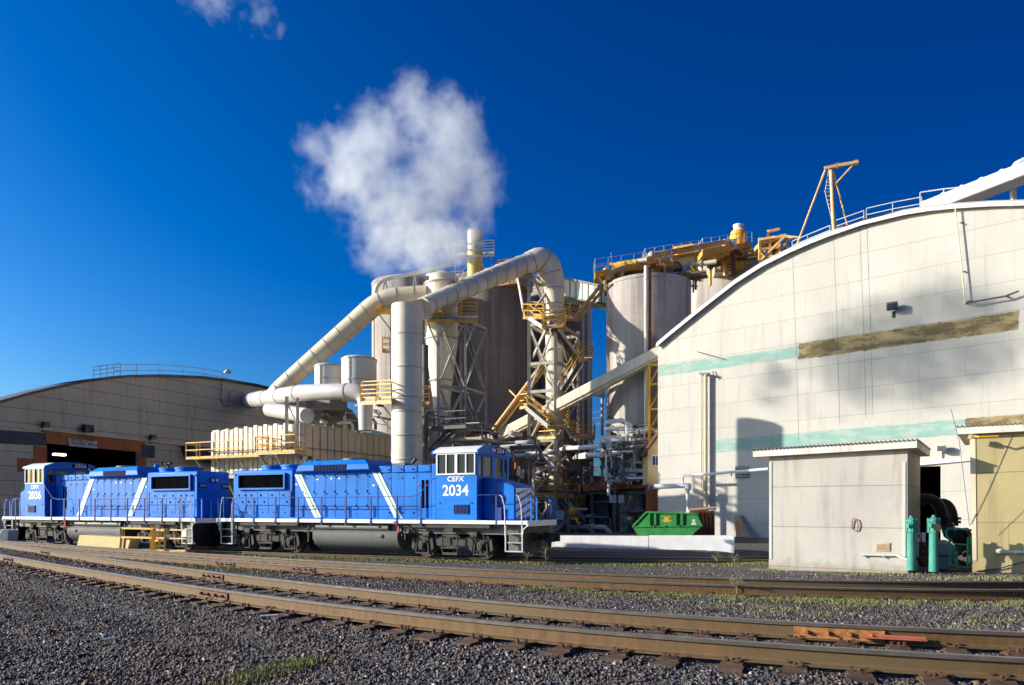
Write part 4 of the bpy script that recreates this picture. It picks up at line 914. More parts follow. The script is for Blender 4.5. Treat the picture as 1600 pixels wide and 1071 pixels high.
yw = siding('yellow_hut_wall', (.42, .35, .17), V(math.cos(R(34)), -math.sin(R(34)), 0), 1.62, 40, tilt=.02, amt=.8, line=(.2, .16, .09), mott=(.88, 1.06), lw=.03, bumpy=.3, splash=.35)
r, A, u_, b_, zt, z2, wd_ = hut('yellow_hut', 'mustard yellow windowless building cut off by the right edge', 'hut', 1520, 0, 24.2, R(34), 7, 4.5, 679, 0, yw, -.12, eaveL=.42, slope=.0)
def YP(px, py, off=0): return onplane(px, py, A-b_*off, u_)[2]
mb = MB(); mb.prism([YP(1515, 681, 0), YP(1524, 680.5, 0), YP(1526, 876, 0), YP(1519.5, 876, 0)], -b_*.025); mb.build('corner_board', M['tan'], r, smooth=False)
tag(MB().tube([YP(1556, 863, .1), YP(1640, 863, .1)], .045, 8).tube([YP(1556, 862, .12), YP(1570, 861, .12)], .08, 8).bar(YP(1587, 861, 0), YP(1587, 866, .15), .06).build('wall_pipe', M['greyw']), 'grey pipe running low along the front of the yellow hut', 'pipe')
r2 = root('wall_lamp', 'old lamp on a bent arm under the eave of the yellow hut', 'lamp', YP(1540, 684))
MB().tube([YP(1516, 681, .4), YP(1530, 683, .75), YP(1560, 682, .6)], .035, 6).build('arm', M['yellow'], r2)
MB().lathe(YP(1519, 682, .5)-V(0, 0, .08), [(.14, 0), (.1, .12), (.03, .16)], 14).build('lamp_shade', M['amber'], r2)
tag(MB().tube([YP(1486, 640, 3), YP(1499, 690, 2), YP(1515, 822, .6)], .008, 5).build('guy_wire', M['dsteel']), 'thin guy wire slanting down past the left corner of the yellow hut', 'cable')
tag(MB().tube([YP(1515, 822, .05), YP(1545, 765, .02), YP(1582, 680, .02)], .008, 5).build('guy_wire', M['dsteel']), 'thin dark wire crossing the front of the yellow hut diagonally', 'cable')
tag(MB().tube([YP(1526, 893, .05), YP(1560, 889, .1), YP(1600, 878, .12), YP(1640, 874, .12)], .02, 6).build('ground_cable', M['black']), 'black cable lying along the foot of the yellow hut', 'cable')
# between the huts: turquoise fire risers, black pipes, frame, tank
def riser(px, Y, ytop, ybase, r_px, label, plate=False):
    k = Y/F; b = pt(px, ybase, Y); r_ = r_px*k; h_ = (ybase-ytop)*k
    o = root('hydrant_riser', label, 'hydrant', tuple(b), group='turquoise hydrant risers by the pale hut')
    MB().lathe(b-V(0, 0, .15), [(r_*1.0, 0), (r_*.95, h_*.2), (r_*.9, h_*.68+.15)], 24).build('pipe', M['teal'], o)
    MB().lathe(b+V(0, 0, h_*.66), [(r_*1.1, 0), (r_*1.15, .06), (r_*1.1, .1), (r_*1.1, h_*.2), (r_*1.25, h_*.2+.02), (r_*1.25, h_*.2+.1), (r_*.8, h_*.25+.04), (r_*.35, h_*.31), (r_*.35, h_*.34)], 24).build('cap', M['teal'], o)
    mb = MB()
    for a in range(6): an_ = a*1.047+.3; p = b+V(math.cos(an_)*r_*1.18, math.sin(an_)*r_*1.18, h_*.66); mb.bar(p, p+V(0, 0, h_*.28), .03)
    mb.lathe(b+V(-r_*.9, -r_*.9, h_*.8), [(.07, -.06), (.07, .06)], 12, 'x'); mb.build('bolt_bracket', M['teal'], o)
    if plate: MB().lathe(b+V(0, -r_*1.12, h_*.76), [(.0, 0), (.13, -.01), (.13, -.03), (0, -.035)], 18, 'y').build('badge', M['amber'], o)
riser(1424, 23.7, 806, 884, 7, 'turquoise hydrant riser at the right corner of the pale hut')
riser(1459, 23.3, 805, 886, 7.2, 'turquoise hydrant riser with a brass badge, standing alone beside the manifold', True)
def bend(a, c, b, n=8): return [a.lerp(c, t_/n).lerp(c.lerp(b, t_/n), t_/n) for t_ in range(n+1)]
def blackpipe(x0, x1, yt, yb, Y, r_, label):
    o = root('black_pipe', label, 'pipe', pt(x1, yb, Y), group='black bent pipes between the huts')
    pts_ = [pt(x0, yt+6, Y+.6)]+bend(pt(x0+8, yt, Y+.3), pt(x1, yt, Y), pt(x1, yt+32, Y), 10)+[pt(x1, yb, Y)]
    MB().tube(pts_, r_, 20).build('bend', M['black'], o)
    MB().lathe(pt(x1, yb-4, Y), [(r_*1.5, 0), (r_*1.5, .1)], 20).lathe(pt(x1, yb-10, Y), [(r_*1.5, 0), (r_*1.5, .09)], 20).build('flange', M['black'], o)
blackpipe(1436, 1471, 779, 822, 27.5, .19, 'black bent pipe coming out of the dark doorway, the left one'); blackpipe(1462, 1489, 786, 822, 29.5, .19, 'black bent pipe nearer the yellow hut, the right one')
r = root('suction_pipe', 'black horizontal pipe with a flanged end beside the yellow hut', 'pipe', pt(1495, 850, 28))
MB().tube([pt(1480, 820, 28.5), pt(1484, 834, 28.3), pt(1496, 842, 28), pt(1525, 842, 27.5)], .24, 18).build('pipe', M['black'], r)
MB().lathe(pt(1500, 840, 27.9), [(.33, -.05), (.33, .05)], 20, 'x').build('flange', M['black'], r); MB().lathe(pt(1508, 836, 27.7), [(.27, 0), (.27, .06)], 20, 'x').build('gasket', M['rustred'], r)
r = root('manifold', 'rusty valve manifold with two white sign plates between the hydrants', 'pipe manifold', pt(1441, 888, 24.8))
mb = MB(); Y = 24.8
mb.tube([pt(1433, 873, Y), pt(1457, 873, Y)], .06, 10); mb.tube([pt(1433, 868, Y+.2), pt(1455, 867, Y+.2)], .05, 10)
for x in (1438, 1443, 1449): mb.tube([pt(x, 886, Y), pt(x, 845, Y)], .05, 10)
for x, y in ((1443, 853), (1441, 862), (1448, 862), (1439, 877), (1445, 882)): mb.lathe(pt(x, y, Y-.05), [(.05, -.06), (.11, -.05), (.11, .05), (.05, .06)], 12, 'x')
mb.tube([pt(1438, 848, Y), pt(1452, 848, Y)], .035, 8); mb.build('valve', M['rust'], r)
mb = MB(); 
for x in (1436, 1443.5): mb.prism([pt(x-3.2, 832, Y-.2), pt(x+3.2, 832.5, Y-.15), pt(x+2.4, 847, Y-.15), pt(x-2.4, 847, Y-.2)], (0, .02, 0))
mb.build('sign_plate', M['decal'], r); MB().bar(pt(1434, 834, Y), pt(1434, 876, Y), .04).build('post', M['white'], r)
mb = MB(); mb.box(*sorted((pt(1434.5, 0, Y-.23).x, pt(1437, 0, Y-.23).x)), Y-.23, Y-.22, pt(0, 840, Y).z, pt(0, 835, Y).z); mb.build('red_mark', M['red'], r)
r = root('pressure_tank', 'grey domed pressure tank behind the turquoise pipes', 'tank', pt(1474, 888, 26))
MB().lathe(pt(1474, 888, 26), [(.34, 0), (.34, .72), (.3, .85), (.18, .95), (.05, 1.0)], 24).build('shell', M['greyw'], r); MB().lathe(pt(1474, 869, 26), [(.36, 0), (.36, .05)], 24).build('band', M['rust'], r)
r = root('pipe_cage', 'green tubular cage around small pipework beside the yellow hut', 'cage', pt(1500, 888, 24.6)); Y = 24.5
mb = MB(); mb.tube([pt(1484, 885, Y), pt(1484, 845, Y), pt(1479, 838, Y), pt(1478, 830, Y), pt(1482, 826, Y), pt(1495, 826, Y), pt(1520, 829, Y)], .035, 8)
for p_, q_ in (((1484, 842), (1491, 850)), ((1491, 850), (1512, 852)), ((1484, 850), (1486, 884)), ((1512, 840), (1512, 886)), ((1517, 838), (1517, 884)), ((1484, 885), (1520, 887)), ((1486, 860), (1495, 884)), ((1497, 884), (1490, 852)), ((1512, 842), (1518, 842))): mb.tube([pt(*p_, Y), pt(*q_, Y)], .03, 8)
for k in range(5): mb.tube([pt(1513+k*1.2, 842+k*2, Y+.2), pt(1515+k, 868, Y+.2)], .03, 6)
mb.build('frame', M['tealframe'], r)
mb = MB(); rr = random.Random(3)
for k in range(16): x, y = rr.uniform(1488, 1511), rr.uniform(852, 884); mb.tube([pt(x, y, Y+.4), pt(x+rr.uniform(-8, 8), y+rr.uniform(-5, 5), Y+.5)], .04, 8); mb.lathe(pt(x, y, Y+.35), [(.05, -.03), (.09, 0), (.05, .03)], 10, 'y')
mb.build('small_pipework', M['rust'], r)
gu_ = V(.904, -.4277, 0)
# ================================================================ SKIP, RUSTY BOX, LOW WALL, STEPS
r = root('skip', 'bright green steel skip with sloping ends standing behind the low white wall', 'skip', gp(1045, 41, .3)); Y = 41; k = Y/F
SKO = gp(1045, 41)
def SKP(px, py, dy=0): return onplane(px, py, SKO, gu_)[2]+V(0, dy, 0)
zb = .3; prof = [(1010, 800.5), (1089, 803), (1098, 822), (1080, 838), (1078, 846), (1003, 846), (988, 823.5)]
sk = [SKP(*p) for p in prof]
MB().prism(sk, (.35, 1.8, 0)).build('body', M['green'], r, bevel=.02)
mb = MB(); mb.bar(sk[0]+V(-.05, -.03, 0), sk[1]+V(.05, -.03, 0), .1, .1); mb.bar(sk[0]+V(0, -.03, 0), sk[6]+V(0, -.03, 0), .1, .09); mb.bar(sk[6]+V(0, -.03, 0), sk[2]+V(0, -.03, 0), .07, .07)
for x in (1016, 1025, 1057, 1067): mb.bar(SKP(x, 802, -.05), SKP(x, 821, -.05), .11, .1)
mb.bar(sk[1]+V(0, 0, 0), sk[1]+V(.35, 1.8, 0), .09, .09); mb.build('rim', M['green'], r, bevel=.008)
mb = MB()
for x in (1022, 1040, 1062): mb.lathe(SKP(x, 822, -.12), [(.05, 0), (.05, .1)], 8, 'y')
mb.build('lifting_lug', M['dsteel'], r)
mb = MB()
def mark(m, x0, x1, y0, y1, dx=0): m.prism([SKP(x0, y0, -.012), SKP(x1, y0, -.012), SKP(x1-dx, y1, -.012), SKP(x0+dx, y1, -.012)], (0, -.006, 0))
for x0, x1, y0, y1 in ((1034.5, 1048.5, 807.5, 808.3), (1038, 1044.5, 809, 811.3), (1037, 1045.5, 811.9, 813.9), (1036.5, 1046.5, 814.4, 815.9), (1034.3, 1036.2, 812.6, 814.6), (1046.9, 1048.8, 812.6, 814.6)): mark(mb, x0, x1, y0, y1)
mb.build('yellow_emblem', M['yellow'], r, smooth=False)
mb = MB(); mark(mb, 1082, 1083.1, 812, 817); mark(mb, 1084.9, 1086, 812, 817); mark(mb, 1083.1, 1084.9, 812, 813); mark(mb, 1083.1, 1084.9, 814.2, 815); mark(mb, 1083.1, 1084.9, 816.2, 817); mark(mb, 1080, 1088, 818, 820); mb.build('white_emblem', M['decal'], r, smooth=False)
r = root('scrap_box', 'rust red ribbed metal box with a raised lid between the green skip and the wall', 'container', gp(1105, 43, .3)); Y = 43
def BX(px, py, dy=0): return pt(px, py, Y)+V(0, dy, 0)
MB().prism([BX(1082, 800), BX(1117, 798), BX(1116, 850), BX(1084, 850)], (.3, 1.6, 0)).build('body', M['rustred'], r, bevel=.02)
mb = MB()
for x in (1086, 1092, 1098, 1104, 1110, 1115): mb.bar(BX(x, 801, -.04), BX(x, 848, -.04), .1, .08)
mb.build('rib', M['rust'], r)
MB().prism([BX(1078, 798), BX(1120, 794), BX(1120, 796), BX(1078, 801)], (.3, 1.9, .1)).build('lid', M['plywood'], r)
wl_ = root('low_wall', 'long low white concrete wall on the far side of the siding', 'wall', gp(1000, 37, .15))
wp = [V(-4.0, 39.6, 0), V(1.95, 37.3, 0), V(6.6, 35.4, 0), V(10.3, 34.0, 0)]
ends = []
for i, (a, b) in enumerate(zip(wp, wp[1:])):
    d_ = (b-a).normalized(); n_ = V(-d_.y, d_.x, 0)*.25; za, zb_ = .2, .2
    MB().prism([a+V(0, 0, -.3), b-d_*.03+V(0, 0, -.3), b-d_*.03+V(0, 0, [.70, .75, .83][i]), a+V(0, 0, [.68, .70, .77][i])], n_).build('wall_block', M['white'], wl_, bevel=.015)
# yellow ramp and railings by the left locomotive
r = root('loading_block', 'pale yellow tapered concrete block on the ground in front of the left locomotive', 'concrete block', pt(160, 858, 31.5)); Y = 31.3
YBO = gp(180, Y)
def YB_(px, py, dy=0): return onplane(px, py, YBO, gu_)[2]+V(0, dy, 0)
M['payel'] = paint('pale_yellow_concrete', (.72, .56, .24), .8, .06, 1, dirt=(.42, .32, .15), dirt_amt=.4)
MB().prism([YB_(119, 857), YB_(200, 860), YB_(194, 840), YB_(124, 836.5)], (.1, .7, 0)).build('block', M['payel'], r, bevel=.02)
MB().prism([YB_(190, 841, -.02), YB_(205, 840, -.02), YB_(199, 861, -.02), YB_(190, 861, -.02)], (.05, .75, 0)).prism([YB_(190, 858.5, -.02), YB_(238, 859.5, -.02), YB_(238, 863.5, -.02), YB_(190, 862.5, -.02)], (.05, .9, 0)).build('skirt', M['payel'], r)
r = root('yellow_barrier', 'yellow tubular barrier frame next to the pale yellow block', 'barrier', pt(215, 863, Y))
mb = MB()
for p_, q_ in (((193, 825.5), (242, 826.5)), ((192, 839.5), (241, 840.5)), ((193.5, 825), (190, 857)), ((241, 826), (241, 863)), ((238.5, 821), (238, 862))): mb.bar(YB_(*p_, -.1), YB_(*q_, -.1), .075)
mb.build('frame', M['yellow'], r)
r = root('yellow_ladder_frame', 'narrow yellow ladder like frame right of the barrier', 'frame', pt(255, 863, Y))
mb = MB()
for p_, q_ in (((245, 829), (244, 862)), ((252, 822), (250, 863)), ((260, 826), (259, 863)), ((247, 828.5), (260, 828.5)), ((247, 841), (260, 841)), ((244, 845), (250, 845)), ((247, 860), (260, 860))): mb.bar(YB_(*p_, -.1), YB_(*q_, -.1), .07)
mb.prism([YB_(247, 863), YB_(261, 863), YB_(261, 860), YB_(247, 860)], (.2, .4, 0)); mb.build('frame', M['yellow'], r)
r = root('low_barrier', 'thin brown and yellow barrier rail carrying a small white plate', 'barrier', pt(280, 862, Y))
mb = MB()
for p_, q_ in (((260, 828.5), (293, 828.5)), ((260, 841.5), (292, 842)), ((291.5, 829), (290.5, 862)), ((258, 861), (290, 861))): mb.bar(YB_(*p_), YB_(*q_), .05)
mb.build('frame', M['orange'], r); MB().prism([YB_(285, 830, -.05), YB_(292, 830, -.05), YB_(292, 839, -.05), YB_(285, 839, -.05)], (0, .01, 0)).build('plate', M['decal'], r)
tag(MB().prism([pt(215, 848, 31.9), pt(236, 848.5, 31.9), pt(236, 857, 31.9), pt(215, 857, 31.9)], (0, .5, 0)).build('grey_box', paint('slate_box', (.13, .14, .18), .6), bevel=.02), 'slate grey box inside the yellow barrier frame', 'box')
tag(MB().prism([pt(-6, 847, 39), pt(12, 847.5, 39), pt(14, 829, 39), pt(2, 827, 39)], (0, .8, 0)).build('end_block', M['greyw'], bevel=.03), 'pale concrete block at the far left beyond the rails', 'concrete block')
# ================================================================ THE PLANT
gu = V(.904, -.4277, 0); gw = V(.4277, .904, 0)        # plant grid: along the sidings / away from them
def seamed(mb, pts, r, every, n=20, extra=.035, wdt=.05):
    """flange rings along a tube path"""
    pts = [Vector(p) for p in pts]; acc = every*.5
    for a, b in zip(pts, pts[1:]):
        L = (b-a).length; d = (b-a).normalized()
        while acc < L: p = a+d*acc; mb.tube([p-d*wdt/2, p+d*wdt/2], r+extra, n); acc += every
        acc -= L
    return mb
def silo(label, px, rp, Y, ytop, mat='silo'):
    X = (px-800)*Y/F; r_ = rp*Y/F; zt = H+(YH-ytop)*Y/F
    o = root('silo', label, 'silo', (X, Y, 0), group='tall concrete silos')
    MB().lathe((X, Y, 0), [(r_, 0), (r_, zt)], 64).build('shell', M[mat], o)
    mb = MB(); mb.lathe((X, Y, zt), [(r_+.04, 0), (r_+.04, .25), (r_-.1, .3)], 64); mb.build('rim', M[mat], o)
    return o, X, Y, r_, zt
aO = silo('pale concrete silo farthest left, behind the tall white column and diagonal duct', 643, 61, 66, 452)[0]
_, bX, bY, bR, bZ = silo('shaded concrete silo under the brown penthouse, left of the steel tower', 764, 65, 71, 447, 'siloshade')
silo('shaded concrete silo directly behind the steel stair tower', 872, 53, 76, 462, 'siloshade')
_, dX, dY, dR, dZ = silo('concrete silo with a white upright pipe down its middle, left of the warehouse roof', 1013, 65, 58.5, 452)
_, eX, eY, eR, eZ = silo('concrete silo rising behind the warehouse roof curve, under the yellow pot', 1146, 68, 76, 424)
def vpipe(px, y0, y1, Y, rp, mat, name, label, cat='pipe', rings=0, n=16):
    a, b = pt(px, y1, Y), pt(px, y0, Y); r_ = rp*Y/F; o = root(name, label, cat, tuple(a)); MB().tube([a, b], r_, n).build('pipe', mat, o)
    if rings:
        m = MB(); k = int((b-a).length/rings)
        for i in range(1, k+1): m.tube([a+V(0, 0, i*rings), a+V(0, 0, i*rings+.08)], r_+.04, n)
        m.build('flange', mat, o)
    return o
vpipe(1009.5, 416, 690, 54.8, 3.3, M['offwhite'], 'standpipe', 'white upright pipe running down the middle of the silo left of the warehouse', rings=6)
vpipe(1015.5, 416, 690, 54.9, 2.4, M['rustred'], 'standpipe', 'thin rusty upright pipe right beside the white standpipe', rings=4)
vpipe(921, 468, 700, 71.5, 3.6, M['greyw'], 'standpipe', 'grey upright pipe at the right edge of the silo behind the steel tower', rings=8)
vpipe(911, 470, 700, 71.2, 2.2, M['greyw'], 'standpipe', 'thin grey pipe just left of the edge pipe on the silo behind the tower')
vpipe(584, 470, 620, 62.5, 1.4, M['offwhite'], 'standpipe', 'thin white pipe on the left edge of the leftmost silo')
# --- tall white column
CY = 44.6; cX = (636-800)*CY/F; r = root('column_stack', 'tall white ringed column standing behind the numbered cab of the right locomotive', 'column', (cX, CY, 0))
zt = H+(YH-478)*CY/F; R_ = 24*CY/F
MB().lathe((cX, CY, 0), [(R_, 0), (R_, zt)], 48).build('shell', M['offwhite'], r)
mb = MB()
for y in (526, 577, 623, 646, 683, 720): z = H+(YH-y)*CY/F; mb.lathe((cX, CY, z), [(R_, 0), (R_+.04, .01), (R_+.04, .07), (R_, .08)], 48)
mb.build('ring', M['tan'], r)
# yellow platform bracketed on the column
def platform(name, label, pts, mat='yellow', parent=None, h=1.05, deck=.12, railmat='yellow', open_=(), cat='platform', braces=()):
    o = root(name, label, cat, tuple(pts[0])) if parent is None else parent
    MB().prism([p for p in pts], (0, 0, deck)).build('deck', M['greyw'], o, smooth=False)
    mb = MB(); lp = list(zip(pts, pts[1:]+pts[:1]))
    for i, (a, b) in enumerate(lp):
        mb.bar(a+V(0, 0, deck), b+V(0, 0, deck), .04, .18)
        if i not in open_: railing(mb, [a+V(0, 0, deck), b+V(0, 0, deck)], h, .045, 1.3)
    mb.build('railing', M[railmat], o, smooth=False)
    if braces:
        m = MB()
        for p, q in braces: m.bar(p, q, .1)
        m.build('brace', M['steel'], o, smooth=False)
    return o
def rect(px, py, Y, la, lb): p = pt(px, py, Y); return [p, p+gu*la, p+gu*la+gw*lb, p+gw*lb]
platform('column_platform', 'yellow railed platform bracketed to the left side of the white column', [pt(564, 633, 44.6), pt(612, 631, 43.3), pt(616, 624, 45), pt(566, 626, 46.3)], braces=[(pt(584, 640, 46), pt(612, 672, 46)), (pt(600, 636, 45.5), pt(614, 655, 45.5))])
platform('column_platform', 'small yellow railed platform on the right side of the white column', [pt(659, 637, 46), pt(671, 637, 46), pt(671, 632, 47.4), pt(659, 632, 47.4)], braces=[(pt(668, 640, 46), pt(660, 655, 46))])
# --- ducts
def duct(name, label, pts, rads, mat, every=1.4, n=24, ringmat=None, group=None):
    o = root(name, label, 'duct', tuple(pts[len(pts)//2])); MB().tube(pts, rads, n).build('casing', mat, o)
    mr = max(rads) if isinstance(rads, list) else rads
    if every:
        m = MB(); 
        pp = [Vector(p) for p in pts]; rr = rads if isinstance(rads, list) else [rads]*len(pp); acc = every*.5
        for i, (a, b) in enumerate(zip(pp, pp[1:])):
            L = (b-a).length; d = (b-a)/L
            while acc < L: q = a+d*acc; rq = rr[i]+(rr[i+1]-rr[i])*acc/L; m.tube([q-d*.03, q+d*.03], rq+.035, n); acc += every
            acc -= L
        m.build('flange', ringmat or M['steel'], o)
    return o
# big upper duct with gooseneck into the tower
b1 = bend(pt(826, 411, 59.3), pt(864, 388, 60.2), pt(866, 470, 60.3), 12)
pts = [pt(662, 480, 50.5), pt(700, 463, 52.5), pt(760, 437, 56), pt(800, 421, 58)]+b1+[pt(867, 560, 60.3), pt(867, 800, 60.3)]
rads = [.66, .66, .72, .76]+[.80+.22*math.sin(math.pi*min(1, i/12*1.0)) for i in range(13)]+[.74, .74]
o = duct('goose_neck_duct', 'big cream ribbed duct arching over and down through the steel stair tower', pts, rads, M['offwhite'], 1.25, 28)
MB().prism([pt(642, 471, 49), pt(668, 463, 51), pt(668, 489, 51), pt(642, 496, 49)], gw*1.2).build('transition_box', M['offwhite'], o, bevel=.04)
# left diagonal duct and elbow
pts = [pt(428, 616, 55)]+[pt(436, 608, 54.8), pt(480, 570, 54.4), pt(540, 517, 54)]+bend(pt(572, 489, 53.8), pt(592, 468, 53.6), pt(625, 465, 53.6), 8)+[pt(668, 462, 53.6)]
duct('diagonal_duct', 'long ribbed duct slanting up from the shed roof to the cyclone tops', pts, [.55, .6, .66, .7]+[.73]*10, M['tan'], 1.25, 24)
# small pipe with railing running above the elbow
pts = bend(pt(586, 462, 53.5), pt(587, 440, 53.5), pt(606, 436, 53.8), 6)+[pt(650, 427, 55), pt(706, 414, 58)]
r = root('vent_pipe', 'slim pale pipe curving above the diagonal duct elbow toward the steam', 'pipe', tuple(pts[0])); MB().tube(pts, .14, 12).build('pipe', M['greyw'], r)
mb = MB()
for x, y0, Y in ((602, 437, 53.8), (648, 428, 55)): mb.bar(pt(x-3, 452, Y), pt(x, y0, Y), .08); mb.bar(pt(x+3, 452, Y), pt(x, y0, Y), .08)
mb.build('bracket', M['greyw'], r)
# level duct coming out of the shed gable
fl = LP(392, 626)
pts = [fl+dback*.2, pt(404, 624.5, 60), pt(430, 621, 54), pt(470, 614, 49), pt(530, 612, 47.5)]+bend(pt(548, 612, 47.2), pt(571, 612, 47), pt(571, 634, 47), 6)+[pt(571, 673, 47)]
duct('shed_duct', 'fat grey duct running level from a square collar on the shed gable', pts, [.74, .66, .60, .54, .52]+[.52]*3+[.48]*4+[.42], M['greyw'], 4.2, 24)
tag(MB().prism([LP(382, 614, .0), LP(403, 617.5, 0), LP(403, 640, 0), LP(382, 636.5, 0)], -dback*.06).build('duct_collar', M['white']), 'white square collar plate on the shed gable around the grey duct', 'plate')
tag(MB().bar(pt(448, 700, 48.2), pt(448, 620, 48.2), .18).bar(pt(465, 700, 48), pt(465, 622, 48), .16).bar(pt(448, 628, 48.2), pt(465, 665, 48), .08).build('duct_trestle', M['steel']), 'steel trestle posts carrying the level grey duct', 'trestle')
tag(MB().tube([pt(420, 640, 52), pt(470, 648, 50), pt(480, 650, 49)], .5, 18).build('lower_duct', M['greyw']), 'short grey duct low behind the trestle posts', 'duct')
# drums
def drum(px, rp, Y, y0, y1, label):
    r_ = rp*Y/F; b = pt(px, y1, Y); t_ = pt(px, y0, Y); o = root('drum', label, 'drum', tuple(b), group='grey drums above the baghouse')
    h_ = t_.z-b.z; MB().lathe(b, [(r_, 0), (r_, h_), (r_*.9, h_+.1)], 40).build('shell', M['greyw'], o)
    MB().lathe(b, [(r_+.03, h_*.45), (r_+.03, h_*.45+.08)], 40).lathe(b, [(r_+.04, h_-.1), (r_+.04, h_)], 40).build('ring', M['steel'], o)
    m = MB(); q = b+V(-r_*.35, -r_*.97, 0); m.bar(q, q+V(0, 0, h_), .04); m.bar(q+V(.3, 0, 0), q+V(.3, 0, h_), .04)
    for k in range(int(h_/.3)): m.bar(q+V(0, 0, k*.3), q+V(.3, 0, k*.3), .03)
    m.build('ladder', M['steel'], o)
drum(513, 21, 53, 573, 612, 'left and smaller grey drum above the baghouse'); drum(561, 27, 51, 562, 626, 'right and larger grey drum above the baghouse, next to the white column')
# fan house and clutter behind the baghouse
r = root('fan_house', 'dark grey scroll shaped fan housing between the drums and the baghouse', 'fan housing', pt(505, 668, 50))
MB().lathe(pt(518, 672, 56), [(2.1, -.5), (2.1, .5)], 36, 'y').build('scroll', M['dsteel'], r); MB().obox(pt(478, 640, 54), gu*2.2, gw*2, V(0, 0, 1.2)).build('motor_box', M['dsteel'], r, bevel=.03)
def clutter(name, label, cat, n, xr, yr, Yr, rr_, mats, seed, horiz=.6, L=(1, 4)):
    r_ = random.Random(seed); o = root(name, label, cat, pt(sum(xr)/2, yr[1], sum(Yr)/2)); mbs = {m: MB() for m in mats}
    for i in range(n):
        x, y, Y = r_.uniform(*xr), r_.uniform(*yr), r_.uniform(*Yr); p = pt(x, y, Y); l = r_.uniform(*L); rad = r_.uniform(*rr_); m = mbs[r_.choice(mats)]
        if r_.random() < horiz:
            d = gu if r_.random() < .7 else gw; q = p+d*l
            if r_.random() < .5: m.tube([p, q], rad, 10)
            else: m.tube(bend(p, p, p, 1)[:1]+[p+d*.0001, q-d*rad*2, q-V(0, 0, rad*2), q-V(0, 0, l*.4)], rad, 10)
            if r_.random() < .6: m.tube([p+d*l*.3, p+d*(l*.3+.1)], rad*1.6, 10)
        else: m.tube([p, p-V(0, 0, l)], rad, 10)
    for k, m in mbs.items():
        if m.v: m.build('pipework', M[k], o)
    return o
clutter('pipework', 'tangle of grey pipes and handrails between the drums and the baghouse roof', 'pipework', 34, (480, 600), (628, 668), (54.5, 57), (.04, .14), ['greyw', 'steel', 'dsteel'], 5, .5, (.5, 2))
tag(railing(MB(), [pt(540, 668, 49), pt(606, 676, 52)], 1.0, .03, 1.2).build('handrail', M['greyw'], smooth=False), 'pale handrail on the baghouse roof left of the white column', 'railing')
vpipe(664, 540, 720, 50, 5.5, M['dsteel'], 'dark_pipe', 'dark blue grey upright pipe just behind the white column', rings=3)
# --- cyclone
cy = pt(690, 500, 54); r = root('cyclone', 'white cone shaped cyclone narrowing downward between the white column and the dark silo', 'cyclone', (cy.x, cy.y, 0))
def zz(y, Y): return H+(YH-y)*Y/F
MB().lathe((cy.x, cy.y, 0), [(.35, zz(690, 54)), (.42, zz(662, 54)), (1.22, zz(532, 54)), (1.22, zz(445, 54)), (.9, zz(440, 54)), (.9, zz(432, 54)), (.3, zz(428, 54))], 48).build('shell', M['offwhite'], r)
mb = MB()
for y, q in ((532, 1.22), (500, 1.22), (446, 1.24), (596, .86), (640, .58)): mb.lathe((cy.x, cy.y, zz(y, 54)), [(q, -.03), (q+.07, -.02), (q+.07, .08), (q, .09)], 48)
mb.build('ring', M['steel'], r)
# support frame
r = root('support_tower', 'grey steel frame with yellow top platform carrying the cyclone', 'steel frame', gp(685, 51.5))
mb = MB(); c4 = [pt(685, 700, 51.5), pt(727, 700, 52.4)]; c4 += [c4[1]+gw*3.2, c4[0]+gw*3.2]
ztp = zz(497, 52)
for c in c4: mb.bar(V(c.x, c.y, 0), V(c.x, c.y, ztp), .2)
lv = [0, zz(690, 52), zz(605, 52), ztp]
for a, b in zip(c4, c4[1:]+c4[:1]):
    for z in lv[1:]: mb.bar(V(a.x, a.y, z), V(b.x, b.y, z), .14, .18)
    for z0, z1 in zip(lv[1:], lv[2:]): mb.bar(V(a.x, a.y, z0), V(b.x, b.y, z1), .08); mb.bar(V(b.x, b.y, z0), V(a.x, a.y, z1), .08)
mb.build('frame', M['steel'], r, smooth=False)
platform('', '', [pt(664, 503, 51), pt(746, 505, 52), pt(746, 497, 56), pt(672, 497, 55)], parent=r, braces=[(pt(685, 545, 51.5), pt(668, 505, 51)), (pt(727, 545, 52.4), pt(742, 507, 52)), (pt(685, 525, 51.5), pt(706, 505, 51.5))])
platform('column_top_platform', 'yellow edged platform around the top of the white column and duct elbow', [pt(588, 491, 51.5), pt(690, 494, 51.5), pt(690, 482, 55), pt(606, 480, 55)], h=.3, braces=[(pt(614, 520, 51.8), pt(592, 491, 51.8)), (pt(611, 600, 51.8), pt(611, 490, 51.8))])
r = root('stair', 'dark grey steel stair and landings low between the white column and the dark silo', 'stair', pt(690, 700, 50))
mb = MB()
for (x0, y0, x1, y1) in ((668, 704, 706, 668), (676, 706, 712, 672)): mb.bar(pt(x0, y0, 49.5), pt(x1, y1, 50.5), .07, .22); railing(mb, [pt(x0, y0, 49.5), pt(x1, y1, 50.5)], .9, .025, 1)
for k in range(14): mb.bar(pt(668, 704, 49.5).lerp(pt(706, 668, 50.5), k/13), pt(676, 706, 49.5).lerp(pt(712, 672, 50.5), k/13), .2, .04)
mb.build('flight', M['dsteel'], r, smooth=False)
platform('', '', rect(664, 672, 50.5, 3.2, 2.5), parent=r, railmat='dsteel'); platform('', '', rect(700, 690, 50.5, 2.6, 2.5), parent=r, railmat='steel')
clutter('pipework', 'dark jumble of pipes low behind the right locomotive cab', 'pipework', 70, (655, 835), (672, 745), (51, 60), (.05, .2), ['dsteel', 'steel', 'rustred', 'dsteel', 'greyw'], 8, .6, (.6, 3))
